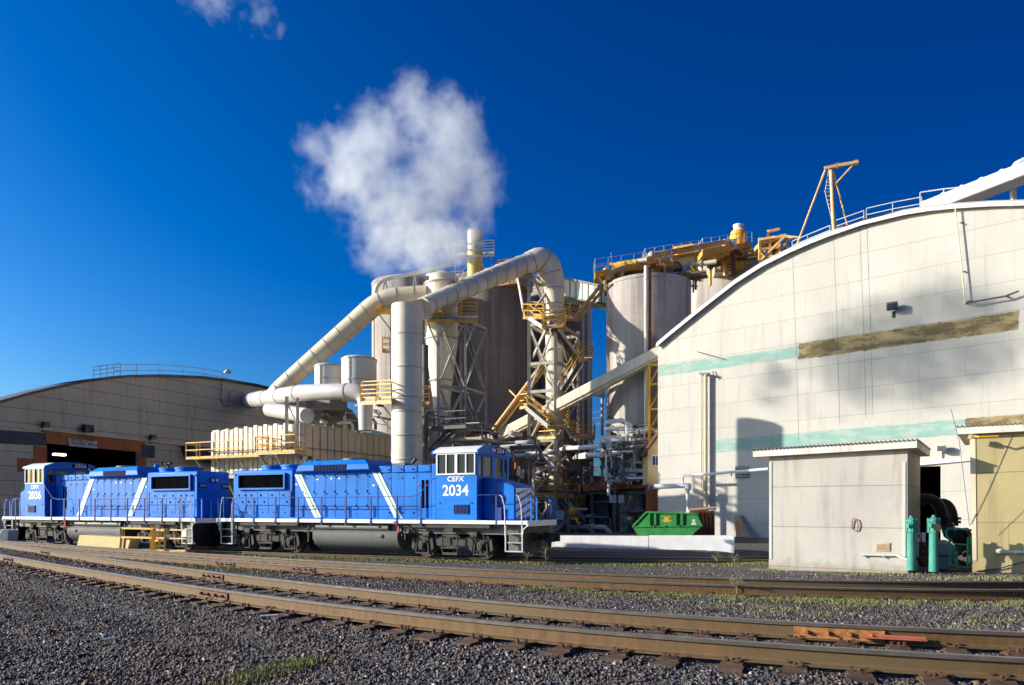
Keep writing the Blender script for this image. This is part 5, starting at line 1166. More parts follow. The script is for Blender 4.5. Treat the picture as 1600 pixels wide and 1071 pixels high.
tag(platform('small_landing', 'small yellow landing halfway up the leftmost silo', [pt(598, 552, 60), pt(609, 552, 60), pt(609, 549, 62), pt(598, 549, 62)]), None, None)
# --- baghouse
r = root('baghouse', 'beige ribbed metal baghouse behind the right locomotive, with one sunlit end', 'filter house', gp(475, 48))
zt = zz(661, 48); z0 = zz(740, 48); C = gp(475, 48); LL, LR = 8.3, 9.7
MB().obox(C+V(0, 0, z0)+gw*.1-gu*.1, -gu*(LL-.1), gw*(LR-.1), V(0, 0, zt-z0-.12)).build('body', M['tan'], r, smooth=False)
mb = MB(); n1 = 19
for k in range(n1):
    p = C-gu*(LL*(k+.12)/n1)-gw*.05; hh = zt-z0+(.12 if k % 2 else 0)-max(0, k-8)*.02; mb.obox(p+V(0, 0, z0), -gu*(LL/n1*.8), gw*.35, V(0, 0, hh-.05)) 
mb.build('rib', M['offwhite'], r, bevel=.03)
mb = MB(); n2 = 13
for k in range(n2):
    p = C+gw*(LR*(k+.06)/n2); mb.obox(p+V(0, 0, z0)-gu*.1, gw*(LR/n2*.86), gu*.2, V(0, 0, zt-z0-.06)); mb.obox(p+V(0, 0, zt-.14)-gu*.12, gw*(LR/n2*.9), gu*.3, V(0, 0, .12))
mb.build('panel', M['tan'], r, bevel=.04)
tag(MB().tube([C+gu*.2+V(0, 0, zz(700, 48)), C+gu*.2+gw*LR+V(0, 0, zz(700, 48))], .03, 6).tube([C-gw*.2+V(0, 0, zz(700, 48)), C-gw*.2-gu*LL+V(0, 0, zz(700, 48))], .03, 6).build('tie_rod', M['dsteel']), 'thin dark pipe strapped round the baghouse ribs', 'pipe')
r = root('undercroft', 'dark steel undercroft of posts and braces below the baghouse', 'steel frame', gp(400, 49))
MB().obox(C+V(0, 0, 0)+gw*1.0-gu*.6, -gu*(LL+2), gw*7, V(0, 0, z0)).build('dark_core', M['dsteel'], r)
mb = MB()
for k in range(8):
    p = C-gu*(k*1.45); p2 = p-gw*.2; mb.bar(p2, p2+V(0, 0, z0), .16); mb.bar(p2+V(0, 0, z0-1.6), p2-gw*.9+V(0, 0, z0-.1), .09); mb.bar(p2+V(0, 0, 1.2), p2-gu*1.45+V(0, 0, 3.6), .07)
for k in range(7): p = C+gw*(k*1.5)+gu*.1; mb.bar(p, p+V(0, 0, z0), .16)
mb.bar(C-gw*.2+V(0, 0, z0-.1), C-gw*.2-gu*11+V(0, 0, z0-.1), .2, .25); mb.bar(C+gu*.1+V(0, 0, z0-.1), C+gu*.1+gw*LR+V(0, 0, z0-.1), .2, .25); mb.build('post', M['steel'], r, smooth=False)
p = C-gw*1.1-gu*1.6+V(0, 0, zz(712, 47)); platform('catwalk', 'yellow catwalk along the sunlit end of the baghouse above the left locomotive', [p, p-gu*7.9, p-gu*7.9+gw*.9, p+gw*.9], deck=.1, open_=(2,), braces=[(p-gu*k, p-gu*k+gw*1.2-V(0, 0, 1.3)) for k in (1, 3, 5, 7)])
p = C-gw*1.3-gu*1.2+V(0, 0, zz(709, 46.8)); platform('landing', 'bright yellow landing beside the electrical box on the baghouse', [p+gu*1.6, p-gu*1.7, p-gu*1.7+gw*1.0, p+gu*1.6+gw*1.0], deck=.16, open_=(2,), braces=[(p, p+gw*1.2-V(0, 0, 1.5)), (p-gu*1.4, p-gu*1.4+gw*1.2-V(0, 0, 1.5))])
tag(MB().obox(p-gu*.6+gw*.9+V(0, 0, .5), gu*.7, gw*.35, V(0, 0, 1.1)).build('electrical_box', M['offwhite'], bevel=.03), 'pale electrical box behind the bright yellow landing', 'box')
# low side wing left of the baghouse (blue shade)
# --- stack on the silo with steam
r = root('stack', 'round stack, bright steel above and yellow below, steaming over the dark silo', 'stack', pt(742, 440, 64)); Y = 64
mb = MB().lathe(pt(742, 397, Y), [(.66, 0), (.66, 33*Y/F), (.72, 33*Y/F), (.72, 34.5*Y/F), (.6, 34.6*Y/F)], 32).build('upper_section', M['steel'], r)
MB().lathe(pt(742, 450, Y), [(.66, 0), (.66, 53*Y/F)], 32).build('lower_section', paint('faded_yellow_paint', (.6, .45, .08), .5, .1, 1.5, dirt=(.4, .33, .2), dirt_amt=.6), r)
platform('stack_platform', 'steel platform around the steaming stack', [pt(706, 404, 63), pt(772, 401, 63), pt(772, 396, 66), pt(712, 397, 66)], railmat='steel', braces=[(pt(710, 440, 64), pt(712, 402, 64)), (pt(768, 445, 65), pt(768, 400, 65)), (pt(710, 440, 64), pt(740, 402, 64)), (pt(768, 440, 65), pt(748, 402, 65))])
r = root('penthouse', 'brown box house on top of the shaded silo', 'roof house', pt(775, 430, 68)); p = pt(779, 447, 67)
MB().obox(p, gu*2.0, gw*3.2, V(0, 0, 2.2)).build('wall', M['plywood'], r); MB().obox(p-gu*.1-gw*.1+V(0, 0, 2.2), gu*2.2, gw*3.4, V(0, 0, .12)).build('roof', M['rust'], r)
mb = railing(MB(), [pt(675, 446, 62), pt(700, 444, 62), pt(724, 442, 62)], 1.0, .03, .8); mb2 = tag(mb.build('handrail', M['offwhite'], smooth=False), 'white handrail on the leftmost silo top below the stack', 'railing')
MB().lathe(pt(690, 450, 65), [(1.5, 0), (1.5, .9), (.4, 1.4)], 30).build('silo_cap', M['tan'], aO)
tag(railing(MB(), [pt(755, 446, 66), pt(826, 446, 67)], 1.0, .03, 1.2).build('handrail', M['steel'], smooth=False), 'grey handrail on the rim of the shaded silo', 'railing')
# --- conveyor gallery from the middle silo to the right silo
r = root('gallery', 'pale green and cream sheeted gallery sloping from the goose neck to the right silo', 'conveyor gallery', pt(915, 465, 64))
g4 = [pt(872, 434, 66), pt(950, 451, 60.5), pt(950, 475, 60.5), pt(872, 462, 66)]
t = NT('gallery_sheet'); q = t.math('FRACT', t.math('DIVIDE', t.dot((.9, -.5, 0)), 1.6)); cc = t.mix(t.math('GREATER_THAN', t.noise(.5, 1), .5), (.50, .60, .50), (.60, .52, .40)); cc = t.mix(t.math('LESS_THAN', q, .05), cc, (.2, .22, .18)); M['gallery'] = t.base(cc, .6)
MB().prism(g4, (.8, 2.4, 0)).build('casing', M['gallery'], r, smooth=False)
mb = MB(); 
for k in range(9): a = g4[0].lerp(g4[1], k/8); b = g4[3].lerp(g4[2], k/8); mb.bar(a-V(0, .05, 0), b-V(0, .05, 0), .06)
mb.bar(g4[3]-V(0, .05, .05), g4[2]-V(0, .05, .05), .15); mb.bar(g4[0]+V(0, -.1, .05), g4[1]+V(0, -.1, .05), .2); mb.build('frame', M['dsteel'], r, smooth=False)
# --- steel stair tower
r = root('stair_tower', 'tall grey steel stair tower with yellow handrails, wrapped round the goose neck duct', 'tower', gp(868, 57.5))
T0 = gp(868, 57.5); T1 = T0-gu*2.25; T3 = T0+gw*5.2; T2 = T1+gw*5.2; legs = [T0, T1, T2, T3]
ZL = [0., 2.9, 5.3, 7.4, 9.2, 11.3, 13.5, 16.6, 20.4]
mb = MB()
for i, c in enumerate(legs): mb.bar(c, V(c.x, c.y, [16.6, 20.4, 20.4, 17][i]), .26)
mb.build('leg', M['steel'], r, smooth=False)
mb = MB(); m2 = MB()
for a, b in zip(legs, legs[1:]+legs[:1]):
    for z in (2.9, 5.3, 7.4, 11.3, 13.5, 16.6): mb.bar(V(a.x, a.y, z), V(b.x, b.y, z), .16, .24)
    for z0_, z1_ in ((0, 2.9), (2.9, 5.3), (5.3, 7.4), (7.4, 11.3), (11.3, 16.6)): m2.bar(V(a.x, a.y, z0_), V(b.x, b.y, z1_), .13); m2.bar(V(b.x, b.y, z0_), V(a.x, a.y, z1_), .13)
mb.bar(legs[1]+V(0, 0, 20.4), legs[2]+V(0, 0, 20.4), .2); mb.build('beam', M['steel'], r, smooth=False)
for p_, q_ in (((809, 433, 59), (820, 496, 58.5)), ((809, 433, 59), (845, 430, 61)), ((809, 433, 59), (829, 428, 59)), ((831, 430, 60), (860, 500, 60)), ((836, 430, 60.5), (858, 470, 60)), ((845, 430, 61), (851, 500, 62)), ((831, 490, 59), (855, 455, 60)), ((880, 478, 60), (901, 497, 62)), ((860, 500, 57.5), (832, 560, 58.5))): m2.bar(pt(*p_), pt(*q_), .17)
m2.build('brace', M['steel'], r, smooth=False)
def stair(a, b, wvec, name, parent, n=14, railmat='yellow'):
    mb = MB(); mb.bar(a, b, .06, .3); mb.bar(a+wvec, b+wvec, .06, .3); mb.build('stringer', M['greyw'], parent, smooth=False); mb = MB()
    for k in range(n+1): p = a.lerp(b, k/n); mb.bar(p, p+wvec, .24, .05)
    mb.build('tread', M['dsteel'], parent, smooth=False); mb = MB()
    for o_ in (V(0, 0, 0), wvec): railing(mb, [a+o_+V(0, 0, .1), b+o_+V(0, 0, .1)], .95, .028, 1.2)
    mb.build('railing', M[railmat], parent, smooth=False)
def plat(pts, **k): platform('', '', pts, parent=r, **k)
plat([pt(817, 499, 58.5), pt(850, 499, 57.6), pt(868, 496, 60), pt(830, 494, 61)]); stair(pt(826, 497, 57.8), pt(851, 514, 57), gw*.8, '', r)
plat([pt(847, 515, 56.4), pt(880, 512, 56.2), pt(884, 506, 58.2), pt(852, 507, 58.4)])
plat([pt(870, 500, 60), pt(906, 503, 62), pt(908, 497, 64), pt(872, 495, 62)])
stair(pt(872, 513, 57), pt(911, 566, 60.5), V(-.5, .7, 0), '', r, 22); plat([pt(905, 566, 60), pt(926, 563, 61), pt(926, 558, 63), pt(905, 560, 62)])
stair(pt(912, 566, 54.4), pt(878, 620, 60.5), V(-.5, .7, 0), '', r, 20)
plat([pt(812, 640, 58.5), pt(824, 638, 58), pt(828, 634, 60), pt(816, 635, 60.5)]); stair(pt(822, 638, 57.6), pt(858, 668, 56.6), gw*.8, '', r)
plat([pt(856, 671, 56), pt(886, 668, 56.4), pt(890, 662, 58.4), pt(860, 664, 58)]); stair(pt(884, 668, 57.4), pt(893, 682, 57.6), gw*.8, '', r, 5)
plat([pt(833, 688, 58.6), pt(868, 686, 57.2), pt(870, 680, 59), pt(836, 682, 60)]); plat([pt(891, 685, 57.4), pt(928, 689, 59.5), pt(930, 683, 62), pt(895, 680, 60)])
plat([pt(833, 778, 58.2), pt(866, 777, 57), pt(868, 772, 59), pt(835, 773, 60)]); plat([pt(868, 778, 57), pt(941, 783, 59.5), pt(941, 776, 62), pt(870, 773, 59.5)])
stair(pt(883, 781, 57), pt(918, 815, 58), V(-.5, .7, 0), '', r, 12); plat([pt(917, 818, 57.6), pt(940, 818, 58.4), pt(941, 813, 60), pt(918, 813, 59.4)])
stair(pt(866, 830, 57), pt(900, 800, 58), V(-.4, .6, 0), '', r, 10); stair(pt(941, 782, 60), pt(978, 812, 62), gw*.8, '', r, 12)
mb = MB()
for p_, q_ in (((868, 790), (858, 836)), ((870, 790), (900, 836)), ((888, 836), (915, 815)), ((930, 820), (938, 836)), ((843, 740), (868, 720)), ((829, 836), (866, 800)), ((835, 768), (868, 733))): mb.bar(pt(*p_, 57.3), pt(*q_, 58.3), .14)
mb.build('knee_brace', M['steel'], r, smooth=False)
MB().obox(pt(908, 774, 59), gu*1.0, gw*1.0, V(0, 0, .95)).build('control_cabinet', M['red'], r, bevel=.02)
sgn = root('sign', 'small white notice board fixed low on the steel stair tower', 'sign', pt(875, 806, 56.8)); bd = MB().prism([pt(868.5, 799, 56.8), pt(881, 798, 56.8), pt(881, 813, 56.8), pt(868.5, 813.5, 56.8)], (0, .04, 0)).build('board', M['decal'], sgn, smooth=False)
mb = MB()
for x0, x1, y0, th in ((870.5, 878.5, 802, .9), (870.5, 873, 805, .5), (875.5, 879, 805, .5), (870.5, 879, 807.6, .4), (871, 878, 810, .4)): mb.prism([pt(x0, y0, 56.79), pt(x1, y0, 56.79), pt(x1, y0+th, 56.79), pt(x0, y0+th, 56.79)], (0, -.01, 0))
mb.build('small_print', ink, bd, smooth=False)
vpipe(941, 602, 838, 58.5, 2.2, M['steel'], 'pole', 'tall thin grey pole right of the stair tower, holding the conveyor', 'pole')
tag(MB().bar(pt(904, 613, 58), pt(945, 620, 58.5), .16).bar(pt(937, 600, 58.5), pt(937, 618, 58.5), .12).bar(pt(944, 600, 58.5), pt(944, 618, 58.5), .12).build('hanger_beam', M['steel']), 'short steel beam between the stair tower and the thin pole', 'beam')
r = root('surge_bin', 'dark round bin inside the lower bays of the stair tower', 'bin', pt(846, 760, 60.5)); MB().tube([pt(838, 752, 60.5), pt(866, 764, 62)], 1.0, 24).build('shell', M['dsteel'], r); MB().lathe(pt(867, 755, 60.4), [(.25, -2), (.8, 0), (.8, 2.6)], 24).build('hopper', paint('dull_yellow_hopper', (.34, .24, .08), .6), r)
# --- long slanting conveyor
r = root('long_conveyor', 'white box conveyor slanting from behind the locomotive up to the warehouse corner', 'conveyor', pt(890, 628, 59)); a, b = pt(748, 698, 61.5), pt(1034, 549, 53.5)
MB().bar(a, b, .82, .8).build('casing', M['offwhite'], r, bevel=.1); mb = MB()
for k in range(11): q = a.lerp(b, k/10); d_ = (b-a).normalized(); mb.bar(q-d_*.02, q+d_*.02, .85, .83)
mb.bar(a-V(0, 0, .5), b-V(0, 0, .5), .6, .12); mb.build('frame', M['tan'], r, smooth=False)
# --- slanting yellow pipes
for (p_, q_, Y0, Y1, lb) in (((763, 682), (853, 562), 60, 58.5, 'pair of weathered yellow pipes slanting up into the stair tower from the left'), ((897, 498), (950, 432), 61, 60, 'pair of weathered yellow pipes slanting from the stair tower up to the right silo top')):
    r = root('slanting_pipe', lb, 'pipe', pt(*p_, Y0)); MB().tube([pt(*p_, Y0), pt(*q_, Y1)], .16, 10).tube([pt(p_[0]+7, p_[1]+2, Y0), pt(q_[0]+7, q_[1]+2, Y1)], .13, 10).build('pipe', M['orange'], r)
    mb = MB(); a, b = pt(*p_, Y0), pt(*q_, Y1)
    for k in range(5): c = a.lerp(b, .1+k*.2); mb.bar(c-V(.15, 0, 0), c+V(.55, 0, -.1), .14)
    mb.build('clamp', M['yellow'], r)
platform('pipe_foot_platform', 'small yellow platform at the lower end of the slanting pipes', [pt(744, 690, 60), pt(778, 690, 60), pt(780, 684, 62), pt(746, 684, 62)], h=.6)
tag(MB().tube([pt(796, 610, 58.8), pt(808, 622, 58)], .07, 8).build('valve_handle', M['orange']), 'thin yellow handle sticking out of the slanting pipes by the tower', 'handle')
# --- pipe rack
r = root('pipe_rack', 'rack of white pipes and green trusses between the stair tower and the warehouse', 'pipe rack', gp(975, 58))
mb = MB(); Y = 57
def RY(x): return 58.2-4.2*min(1, max(0, (x-915)/25))
for pts_, rd in (((((938, 686), (981, 684)), .2)), (((945, 671), (976, 670)), .17), ((((948, 660), (972, 657), (979, 661), (979, 700))), .17), ((((979, 661), (985, 664), (985, 690))), .15), (((985, 678), (1012, 675)), .2), ((((876, 702), (938, 697))), .17), (((985, 700), (1012, 696)), .15), (((902, 712), (940, 711), (944, 703)), .22), (((965, 737), (1012, 734)), .22), (((970, 746), (1012, 744)), .12), ((((782, 702), (840, 697))), .3), (((784, 713), (830, 711)), .14), (((1012, 686), (940, 690)), .12)):
    mb.tube([pt(x, y, RY(x)+(i % 2)*.1) for i, (x, y) in enumerate(pts_)], rd, 12)
mb.build('pipe', M['white'], r)
mb = MB(); 
for k in range(7): x = 900+k*18; mb.bar(pt(x, 715, RY(x)+.3), pt(x+9, 697, RY(x)+.3), .09); mb.bar(pt(x+9, 697, RY(x)+.3), pt(x+18, 715, RY(x)+.3), .09)
mb.bar(pt(945, 713, 54.3), pt(1013, 709, 54.3), .2); mb.bar(pt(945, 696, 54.3), pt(1013, 695, 54.3), .12); mb.bar(pt(895, 716, 58.4), pt(945, 713, 54.3), .2)
for x in (960, 996): mb.bar(pt(x, 710, 54.2), pt(x+12, 735, 54.2), .12)
mb.build('truss', M['greenish'], r, smooth=False)
mb = MB(); mb.tube([pt(950, 652, 54.6), pt(1013, 676, 54.6)], .08, 8)
for x in (900, 925, 960, 990): mb.bar(pt(x, 838, RY(x)+.6), pt(x, 690, RY(x)+.6), .22)
mb.build('post', M['dsteel'], r, smooth=False)
for sd, xr, yr, ms, nm in ((11, (945, 1008), (665, 755), ['white', 'dsteel', 'greyw', 'dsteel', 'steel'], 'right half'), (13, (900, 985), (700, 785), ['orange', 'rustred', 'white', 'dsteel', 'dsteel'], 'middle'), (21, (780, 900), (705, 790), ['dsteel', 'rustred', 'steel', 'orange', 'dsteel'], 'left half, inside the tower')):
    clutter('pipework', 'dense small pipework filling the pipe rack, %s' % nm, 'pipework', 75, xr, yr, (53.4, 54.9) if sd == 11 else (57.5, 59.5) if sd == 13 else (57.5, 63), (.03, .16), ms, sd, .6, (.4, 2.6))
r = root('back_building', 'dark low process building in shade behind the pipe rack', 'building', gp(930, 66))
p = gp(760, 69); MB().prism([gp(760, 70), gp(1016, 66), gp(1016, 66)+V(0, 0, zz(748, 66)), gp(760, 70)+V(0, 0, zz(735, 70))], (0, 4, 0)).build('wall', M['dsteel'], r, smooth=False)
MB().prism([pt(912, 768, 57), pt(1016, 762, 53.2), pt(1016, 757, 53.2), pt(912, 762, 57)], (0, 2, .3)).build('canopy', M['rustred'], r, smooth=False)
mb = MB(); mb.bar(pt(918, 771, 56.8), pt(1016, 770, 53), .2); mb.prism([gp(918, 58), gp(1020, 54.9), gp(1020, 54.9)+V(0, 0, 3.2), gp(918, 58)+V(0, 0, 3.2)], (0, .1, 0))
for x, yy in ((918, 57), (953, 55), (987, 54)): mb.bar(pt(x, 838, yy), pt(x, 768, yy), .22); mb.build('post', M['dsteel'], r, smooth=False)
MB().prism([pt(952, 774, 54.4), pt(963, 774, 54.4), pt(963, 786, 54.4), pt(952, 786, 54.4)], (0, .05, 0)).prism([pt(966, 774, 54.4), pt(975, 774, 54.4), pt(975, 786, 54.4), pt(966, 786, 54.4)], (0, .05, 0)).build('window', M['greyw'], r, smooth=False)
clutter('machinery', 'half hidden yellow machinery on the dark floor under the canopy', 'machinery', 30, (885, 1005), (795, 836), (53.5, 55), (.06, .25), ['yellow', 'dsteel', 'steel', 'dsteel'], 31, .6, (.5, 2))
# --- yellow lift shaft and little gable house at the warehouse corner
r = root('lift_shaft', 'narrow yellow steel frame rising at the left corner of the warehouse', 'steel frame', gp(1022, 53))
mb = MB()
for x in (1014.5, 1030): mb.bar(pt(x, 700, 53), pt(x, 568, 53), .16)
for y in (571, 601, 640, 672): mb.bar(pt(1014.5, y, 53), pt(1031, y-1, 53), .14)
for y in (601, 640, 672): mb.bar(pt(1015, y, 53), pt(1030, y-28, 53), .09)
mb.build('frame', M['yellow'], r, smooth=False); MB().prism([pt(1018, 676, 53.4), pt(1034, 672, 53.4), pt(1034, 700, 53.4), pt(1018, 700, 53.4)], (0, 1, 0)).build('cladding', M['yellow'], r, smooth=False)
r = root('gable_house', 'small yellow cladded house with a brown roof edge and tiny window by the warehouse corner', 'hut', pt(1022, 757, 51.2)); Y = 51.2
MB().prism([pt(1012, 703, Y), pt(1040, 664, Y), pt(1040, 757, Y), pt(1012, 757, Y)], (0, 2, 0)).build('wall', paint('cream_yellow_sheet', (.68, .52, .27), .6, .1, 1, dirt=(.5, .38, .2), dirt_amt=.4), r, smooth=False)
MB().prism([pt(1007, 712, Y-.2), pt(1009, 706, Y-.2), pt(1040, 661, Y-.2), pt(1040, 668, Y-.2)], (0, 2.4, 0)).build('roof', M['rust'], r, smooth=False)
w_ = MB().prism([pt(1019, 711.5, Y-.04), pt(1030, 711.5, Y-.04), pt(1030, 728, Y-.04), pt(1019, 728, Y-.04)], (0, .03, 0)).build('window', M['white'], r, smooth=False)
MB().prism([pt(1020, 713, Y-.06), pt(1024, 713, Y-.06), pt(1024, 727, Y-.06), pt(1020, 727, Y-.06)], (0, .02, 0)).prism([pt(1025, 713, Y-.06), pt(1029, 713, Y-.06), pt(1029, 727, Y-.06), pt(1025, 727, Y-.06)], (0, .02, 0)).build('pane', M['slateglass'] if 'slateglass' in M else M['dblue'], w_, smooth=False)
MB().prism([pt(1013, 757, Y+.6), pt(1035, 757, Y+.6), pt(1035, 840, Y+.6), pt(1013, 840, Y+.6)], (0, 1, 0)).build('lower_wall', M['rustred'], r, smooth=False)
# --- tops of the right-hand silos
r = root('silo_catwalk', 'long yellow catwalk over the tops of the two right silos', 'catwalk', (dX, dY, dZ))
def cat(p_, q_, Y0, Y1, wd=1.6, ht=.35):
    a, b = pt(*p_, Y0), pt(*q_, Y1); d = V(.1, wd, 0)
    MB().prism([a, b, b+V(0, 0, ht), a+V(0, 0, ht)], d).build('deck', M['yellow'], r, smooth=False)
    mb = MB(); railing(mb, [a+V(0, 0, ht), b+V(0, 0, ht)], .95, .028, 1.3); railing(mb, [a+d+V(0, 0, ht), b+d+V(0, 0, ht)], .95, .028, 1.3); railing(mb, [a+V(0, 0, ht), a+d+V(0, 0, ht)], .95, .028, 1.3); mb.build('railing', M['greyw'], r, smooth=False)
cat((930, 431), (1010, 419), 57, 59, 2.0); cat((1008, 414), (1092, 399), 59.5, 64, 2.0); cat((1098, 398), (1175, 386), 66, 70, 3.0, .5); cat((1012, 421), (1050, 416), 59, 60, 1.0, .3)
mb = MB()
for x, y0, y1, Y in ((946, 429, 452, 58), (972, 424, 450, 58), (1019, 418, 448, 59), (1039, 412, 445, 59.5), (1050, 405, 448, 61), (1088, 400, 430, 64), (1128, 395, 424, 72), (1150, 392, 424, 72), (1172, 388, 424, 73)): mb.bar(pt(x, y0, Y), pt(x, y1+3, Y), .2)
for p_, q_, Y in (((934, 432), (946, 446), 57.5), ((955, 430), (972, 448), 58), ((1040, 412), (1088, 430), 62), ((1088, 402), (1040, 443), 62), ((1050, 445), (1078, 450), 61), ((972, 426), (958, 448), 58), ((1040, 443), (1090, 448), 61), ((1092, 440), (1075, 430), 64)): mb.bar(pt(*p_, Y), pt(*q_, Y+.5), .12)
mb.build('support', M['orange'], r, smooth=False)
clutter('roof_machinery', 'weathered yellow machinery under the silo top catwalk', 'machinery', 60, (945, 1085), (412, 444), (58.5, 63), (.05, .22), ['orange', 'yellow', 'rust', 'dsteel', 'tan', 'rust'], 41, .65, (.5, 2.5))
clutter('roof_machinery', 'weathered machinery on the right silo top beside the yellow pot', 'machinery', 46, (1090, 1185), (392, 420), (68, 76), (.06, .25), ['orange', 'rust', 'dsteel', 'yellow', 'tan'], 43, .65, (.5, 2.5))
for (x0, x1, y0, y1, Y, nm) in ((976, 1005, 428, 452, 60, 'left'), (1117, 1149, 399, 426, 71, 'right')):
    o = root('roof_cabin', 'tan corrugated cabin on top of the %s hand silo of the catwalk' % nm, 'roof house', pt(x0, y1, Y)); MB().prism([pt(x0, y0, Y), pt(x1, y0-2, Y), pt(x1, y1, Y), pt(x0, y1, Y)], (.4, 2.5, 0)).build('wall', M['tan'], o, smooth=False)
    mb = MB()
    for k in range(6): yy = y0+2+k*(y1-y0)/6; mb.bar(pt(x0, yy, Y-.03), pt(x1, yy-1.5, Y-.03), .05)
    mb.build('corrugation', M['rust'], o, smooth=False)
o = root('feed_pipe', 'cream pipe running along the silo catwalk to the yellow pot', 'pipe', pt(1070, 390, 62)); MB().tube([pt(950, 434, 57.5), pt(958, 424, 57.8), pt(1018, 404, 59), pt(1022, 399, 59.2), pt(1130, 379, 68), pt(1145, 378, 70)], .24, 14).build('pipe', M['orange'], o)
mb = MB(); a, b = pt(1056, 392, 62), pt(1080, 388, 64)
for k in range(8): q = a.lerp(b, k/7); d_ = (b-a).normalized(); mb.tube([q, q+d_*.12], .36, 14)
mb.build('coupling', M['yellow'], o); mb = MB(); mb.tube([pt(1081, 388, 64), pt(1090, 386.5, 65)], .33, 14); mb.build('sleeve', M['white'], o)
MB().lathe(pt(1018, 402, 59), [(.3, 0), (.3, .25), (.15, .42)], 16).build('vent_cap', M['tan'], o)
o = root('pot_filter', 'yellow and cream pot shaped filter standing on the right silo', 'filter', pt(1154, 412, 71)); k = 71/F
MB().lathe(pt(1154, 420, 71), [(9*k, 0), (9*k, 35*k), (13*k, 42*k), (13.5*k, 50*k), (12*k, 57*k)], 30).build('lower_shell', M['yellow'], o); MB().lathe(pt(1154, 420, 71), [(12*k, 57.1*k), (7.5*k, 61*k), (7.5*k, 65*k), (8.5*k, 65.2*k), (8.5*k, 68*k), (6*k, 69*k)], 30).build('upper_shell', M['offwhite'], o)
for x in (1131, 1142.5): tag(MB().prism([pt(x, 373.5, 68.5), pt(x+9, 373, 68.5), pt(x+9, 388, 68.5), pt(x, 388.5, 68.5)], (0, .5, 0)).build('cabinet', M['greyw'], bevel=.02), 'grey cabinet left of the yellow pot on the silo top, %s of two' % ('left' if x < 1135 else 'right'), 'cabinet')
r = root('head_frame', 'rust brown steel head frame right of the yellow pot, above the warehouse roof', 'steel frame', pt(1205, 400, 66)); mb = MB(); Y = 66
for p_, q_ in (((1186, 375), (1228, 368)), ((1186, 390), (1232, 385)), ((1187, 372), (1187, 410)), ((1203, 370), (1203, 408)), ((1218, 368), (1218, 400)), ((1228, 366), (1230, 398)), ((1187, 408), (1226, 370)), ((1200, 410), (1236, 372)), ((1192, 400), (1222, 402)), ((1200, 362), (1218, 358)), ((1200, 372), (1200, 361)), ((1220, 369), (1248, 372)), ((1203, 408), (1187, 392))): mb.bar(pt(*p_, Y), pt(*q_, Y+rnd.uniform(-.8, .8)), .2)
mb.build('frame', M['orange'], r, smooth=False); MB().prism([pt(1189, 376, Y), pt(1226, 368, Y), pt(1226, 372, Y), pt(1189, 383, Y)], (0, 2, 0)).build('chute', M['orange'], r, smooth=False); MB().prism([pt(1205, 378, Y+.6), pt(1220, 376, Y+.6), pt(1222, 395, Y+.6), pt(1206, 398, Y+.6)], (0, 1.4, 0)).build('box', M['rust'], r, smooth=False)
tag(MB().tube([pt(948, 452, 58), pt(944, 440, 57)], .09, 8).bar(pt(957, 437, 57.5), pt(955, 395, 57.5), .05).bar(pt(985, 409, 58), pt(968, 414, 58), .04).build('mast', M['greyw']), 'thin mast and bracket at the left end of the silo catwalk', 'mast')
# power lines between the silos
for i, (y0, y1) in enumerate(((646, 642), (655, 652), (663, 660), (667, 662))):
    tag(MB().tube([pt(900, y0+1, 110), pt(960, y1, 110)], .05, 5).build('power_line', M['greyw'], None), 'power line seen through the gap between the silos', 'power line', 'power lines between the silos')
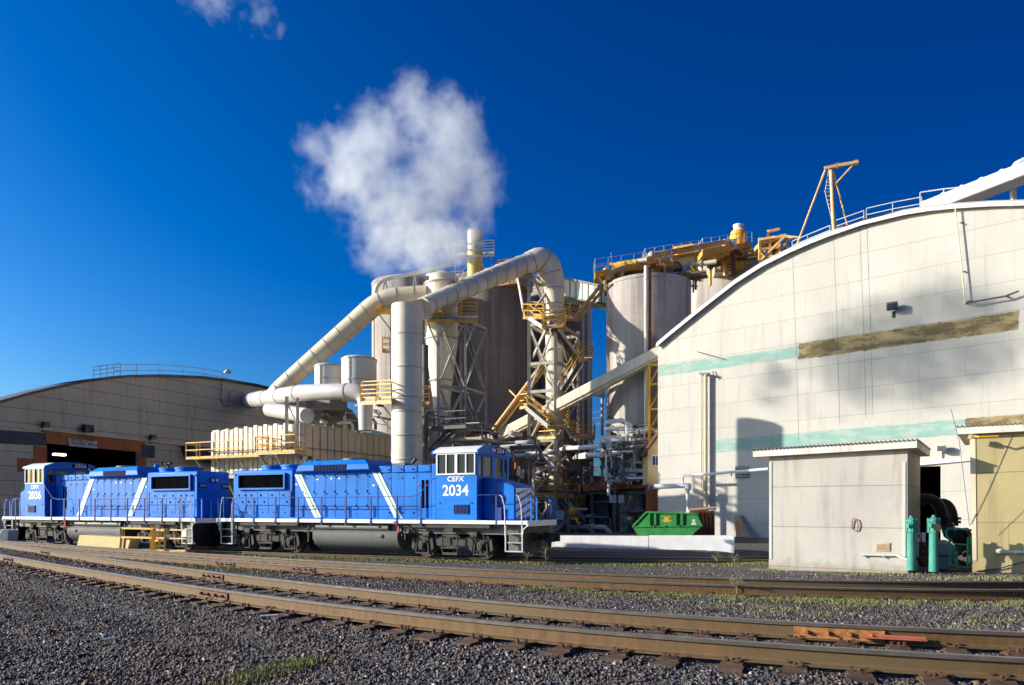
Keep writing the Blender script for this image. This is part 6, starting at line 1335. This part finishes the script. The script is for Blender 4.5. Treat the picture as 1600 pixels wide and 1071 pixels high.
# ================================================================ STEAM
def volume(name, label, blobs, dens, scale, thr, pad, seed=0., step=None, warp=1.0):
    lo = Vector((1e9,)*3); hi = -lo
    for c, rad in blobs:
        for i in range(3): lo[i] = min(lo[i], c[i]-rad[i]-pad); hi[i] = max(hi[i], c[i]+rad[i]+pad)
    o = MB().box(lo.x, hi.x, lo.y, hi.y, lo.z, hi.z).build(name, None, smooth=False) if False else None
    mb = MB().box(lo.x, hi.x, lo.y, hi.y, lo.z, hi.z)
    t = NT(name+'_vapour'); t.t.nodes.remove(t.b)
    wn = t.n('TexNoise', {'Vector': t.pos, 'Scale': scale*.6, 'Detail': 2., 'Roughness': .5}).outputs['Color']
    wv = t.n('VectorMath', {0: wn, 1: (.5, .5, .5)}, operation='SUBTRACT').outputs[0]
    wp_ = t.n('VectorMath', {0: wv, 1: (warp*3,)*3, 2: t.pos}, operation='MULTIPLY_ADD').outputs[0]
    best = None
    for c, rad in blobs:
        d = t.n('VectorMath', {0: wp_, 1: tuple(c)}, operation='SUBTRACT').outputs[0]
        d = t.n('VectorMath', {0: d, 1: tuple(1/x for x in rad)}, operation='MULTIPLY').outputs[0]
        l = t.n('VectorMath', {0: d}, operation='LENGTH').outputs['Value']; s_ = t.math('SUBTRACT', 1., l)
        best = s_ if best is None else t.math('SMOOTH_MAX', best, s_, .25)
    nz = t.n('TexNoise', {'Vector': t.n('VectorMath', {0: wp_, 1: (seed, seed, 0)}, operation='ADD').outputs[0], 'Scale': scale, 'Detail': 7., 'Roughness': .62}).outputs[0]
    nf = t.n('TexNoise', {'Vector': t.pos, 'Scale': scale*2.6, 'Detail': 7., 'Roughness': .65}).outputs[0]
    v = t.math('ADD', best, t.math('MULTIPLY', t.math('SUBTRACT', nz, .5), 1.7)); v = t.math('ADD', v, t.math('MULTIPLY', t.math('SUBTRACT', nf, .5), 1.9)); v = t.math('SUBTRACT', v, thr)
    v = t.math('MULTIPLY', t.math('POWER', t.math('MAXIMUM', v, 0.), 1.35), dens)
    pv = t.t.nodes.new('ShaderNodeVolumePrincipled'); pv.inputs['Color'].default_value = (.94, .98, 1., 1); pv.inputs['Anisotropy'].default_value = .0
    t.t.links.new(v, pv.inputs['Density']); t.t.links.new(pv.outputs[0], t.out.inputs['Volume'])
    if step: t.m.cycles.volume_step_rate = step
    o = mb.build(name, t.m, smooth=False); return tag(o, label, None, kind='stuff')
def B(px, py, Y, rx, ry, rz=None): k = Y/F; return (pt(px, py, Y), (rx*k, (rz or (rx+ry)/2)*k, ry*k))
K = 1.3
blobs = [B(742, 362, 63, 13, 20), B(715, 380, 58, 32, 34), B(665, 380, 52, 64, 44), B(600, 390, 44, 46, 34), B(622, 330, 41, 80, 72), B(552, 265, 39, 74, 58), B(492, 222, 37, 42, 30), B(590, 222, 37, 56, 46), B(650, 170, 37, 46, 42), B(700, 200, 38, 56, 56), B(745, 280, 40, 34, 62), B(690, 285, 39, 70, 70), B(755, 310, 42, 26, 50), B(585, 415, 44, 40, 22), B(545, 215, 37, 40, 36)]
volume('steam_plume', 'white steam plume drifting up and left from the steel stack', [(c, (a*K, b*K, d*K)) for c, (a, b, d) in blobs], .78, .40, .17, 2.0, 3.1, step=1.0, warp=.7)
blobs = [B(335, 5, 60, 60, 26), B(405, 25, 60, 42, 40), B(440, 50, 60, 14, 26)]
volume('steam_wisp', 'thin wisp of drifting vapour at the top of the sky', [(c, (a*1.2, b*1.2, d*1.2)) for c, (a, b, d) in blobs], .45, .42, .45, 2.0, 11., step=1.5)
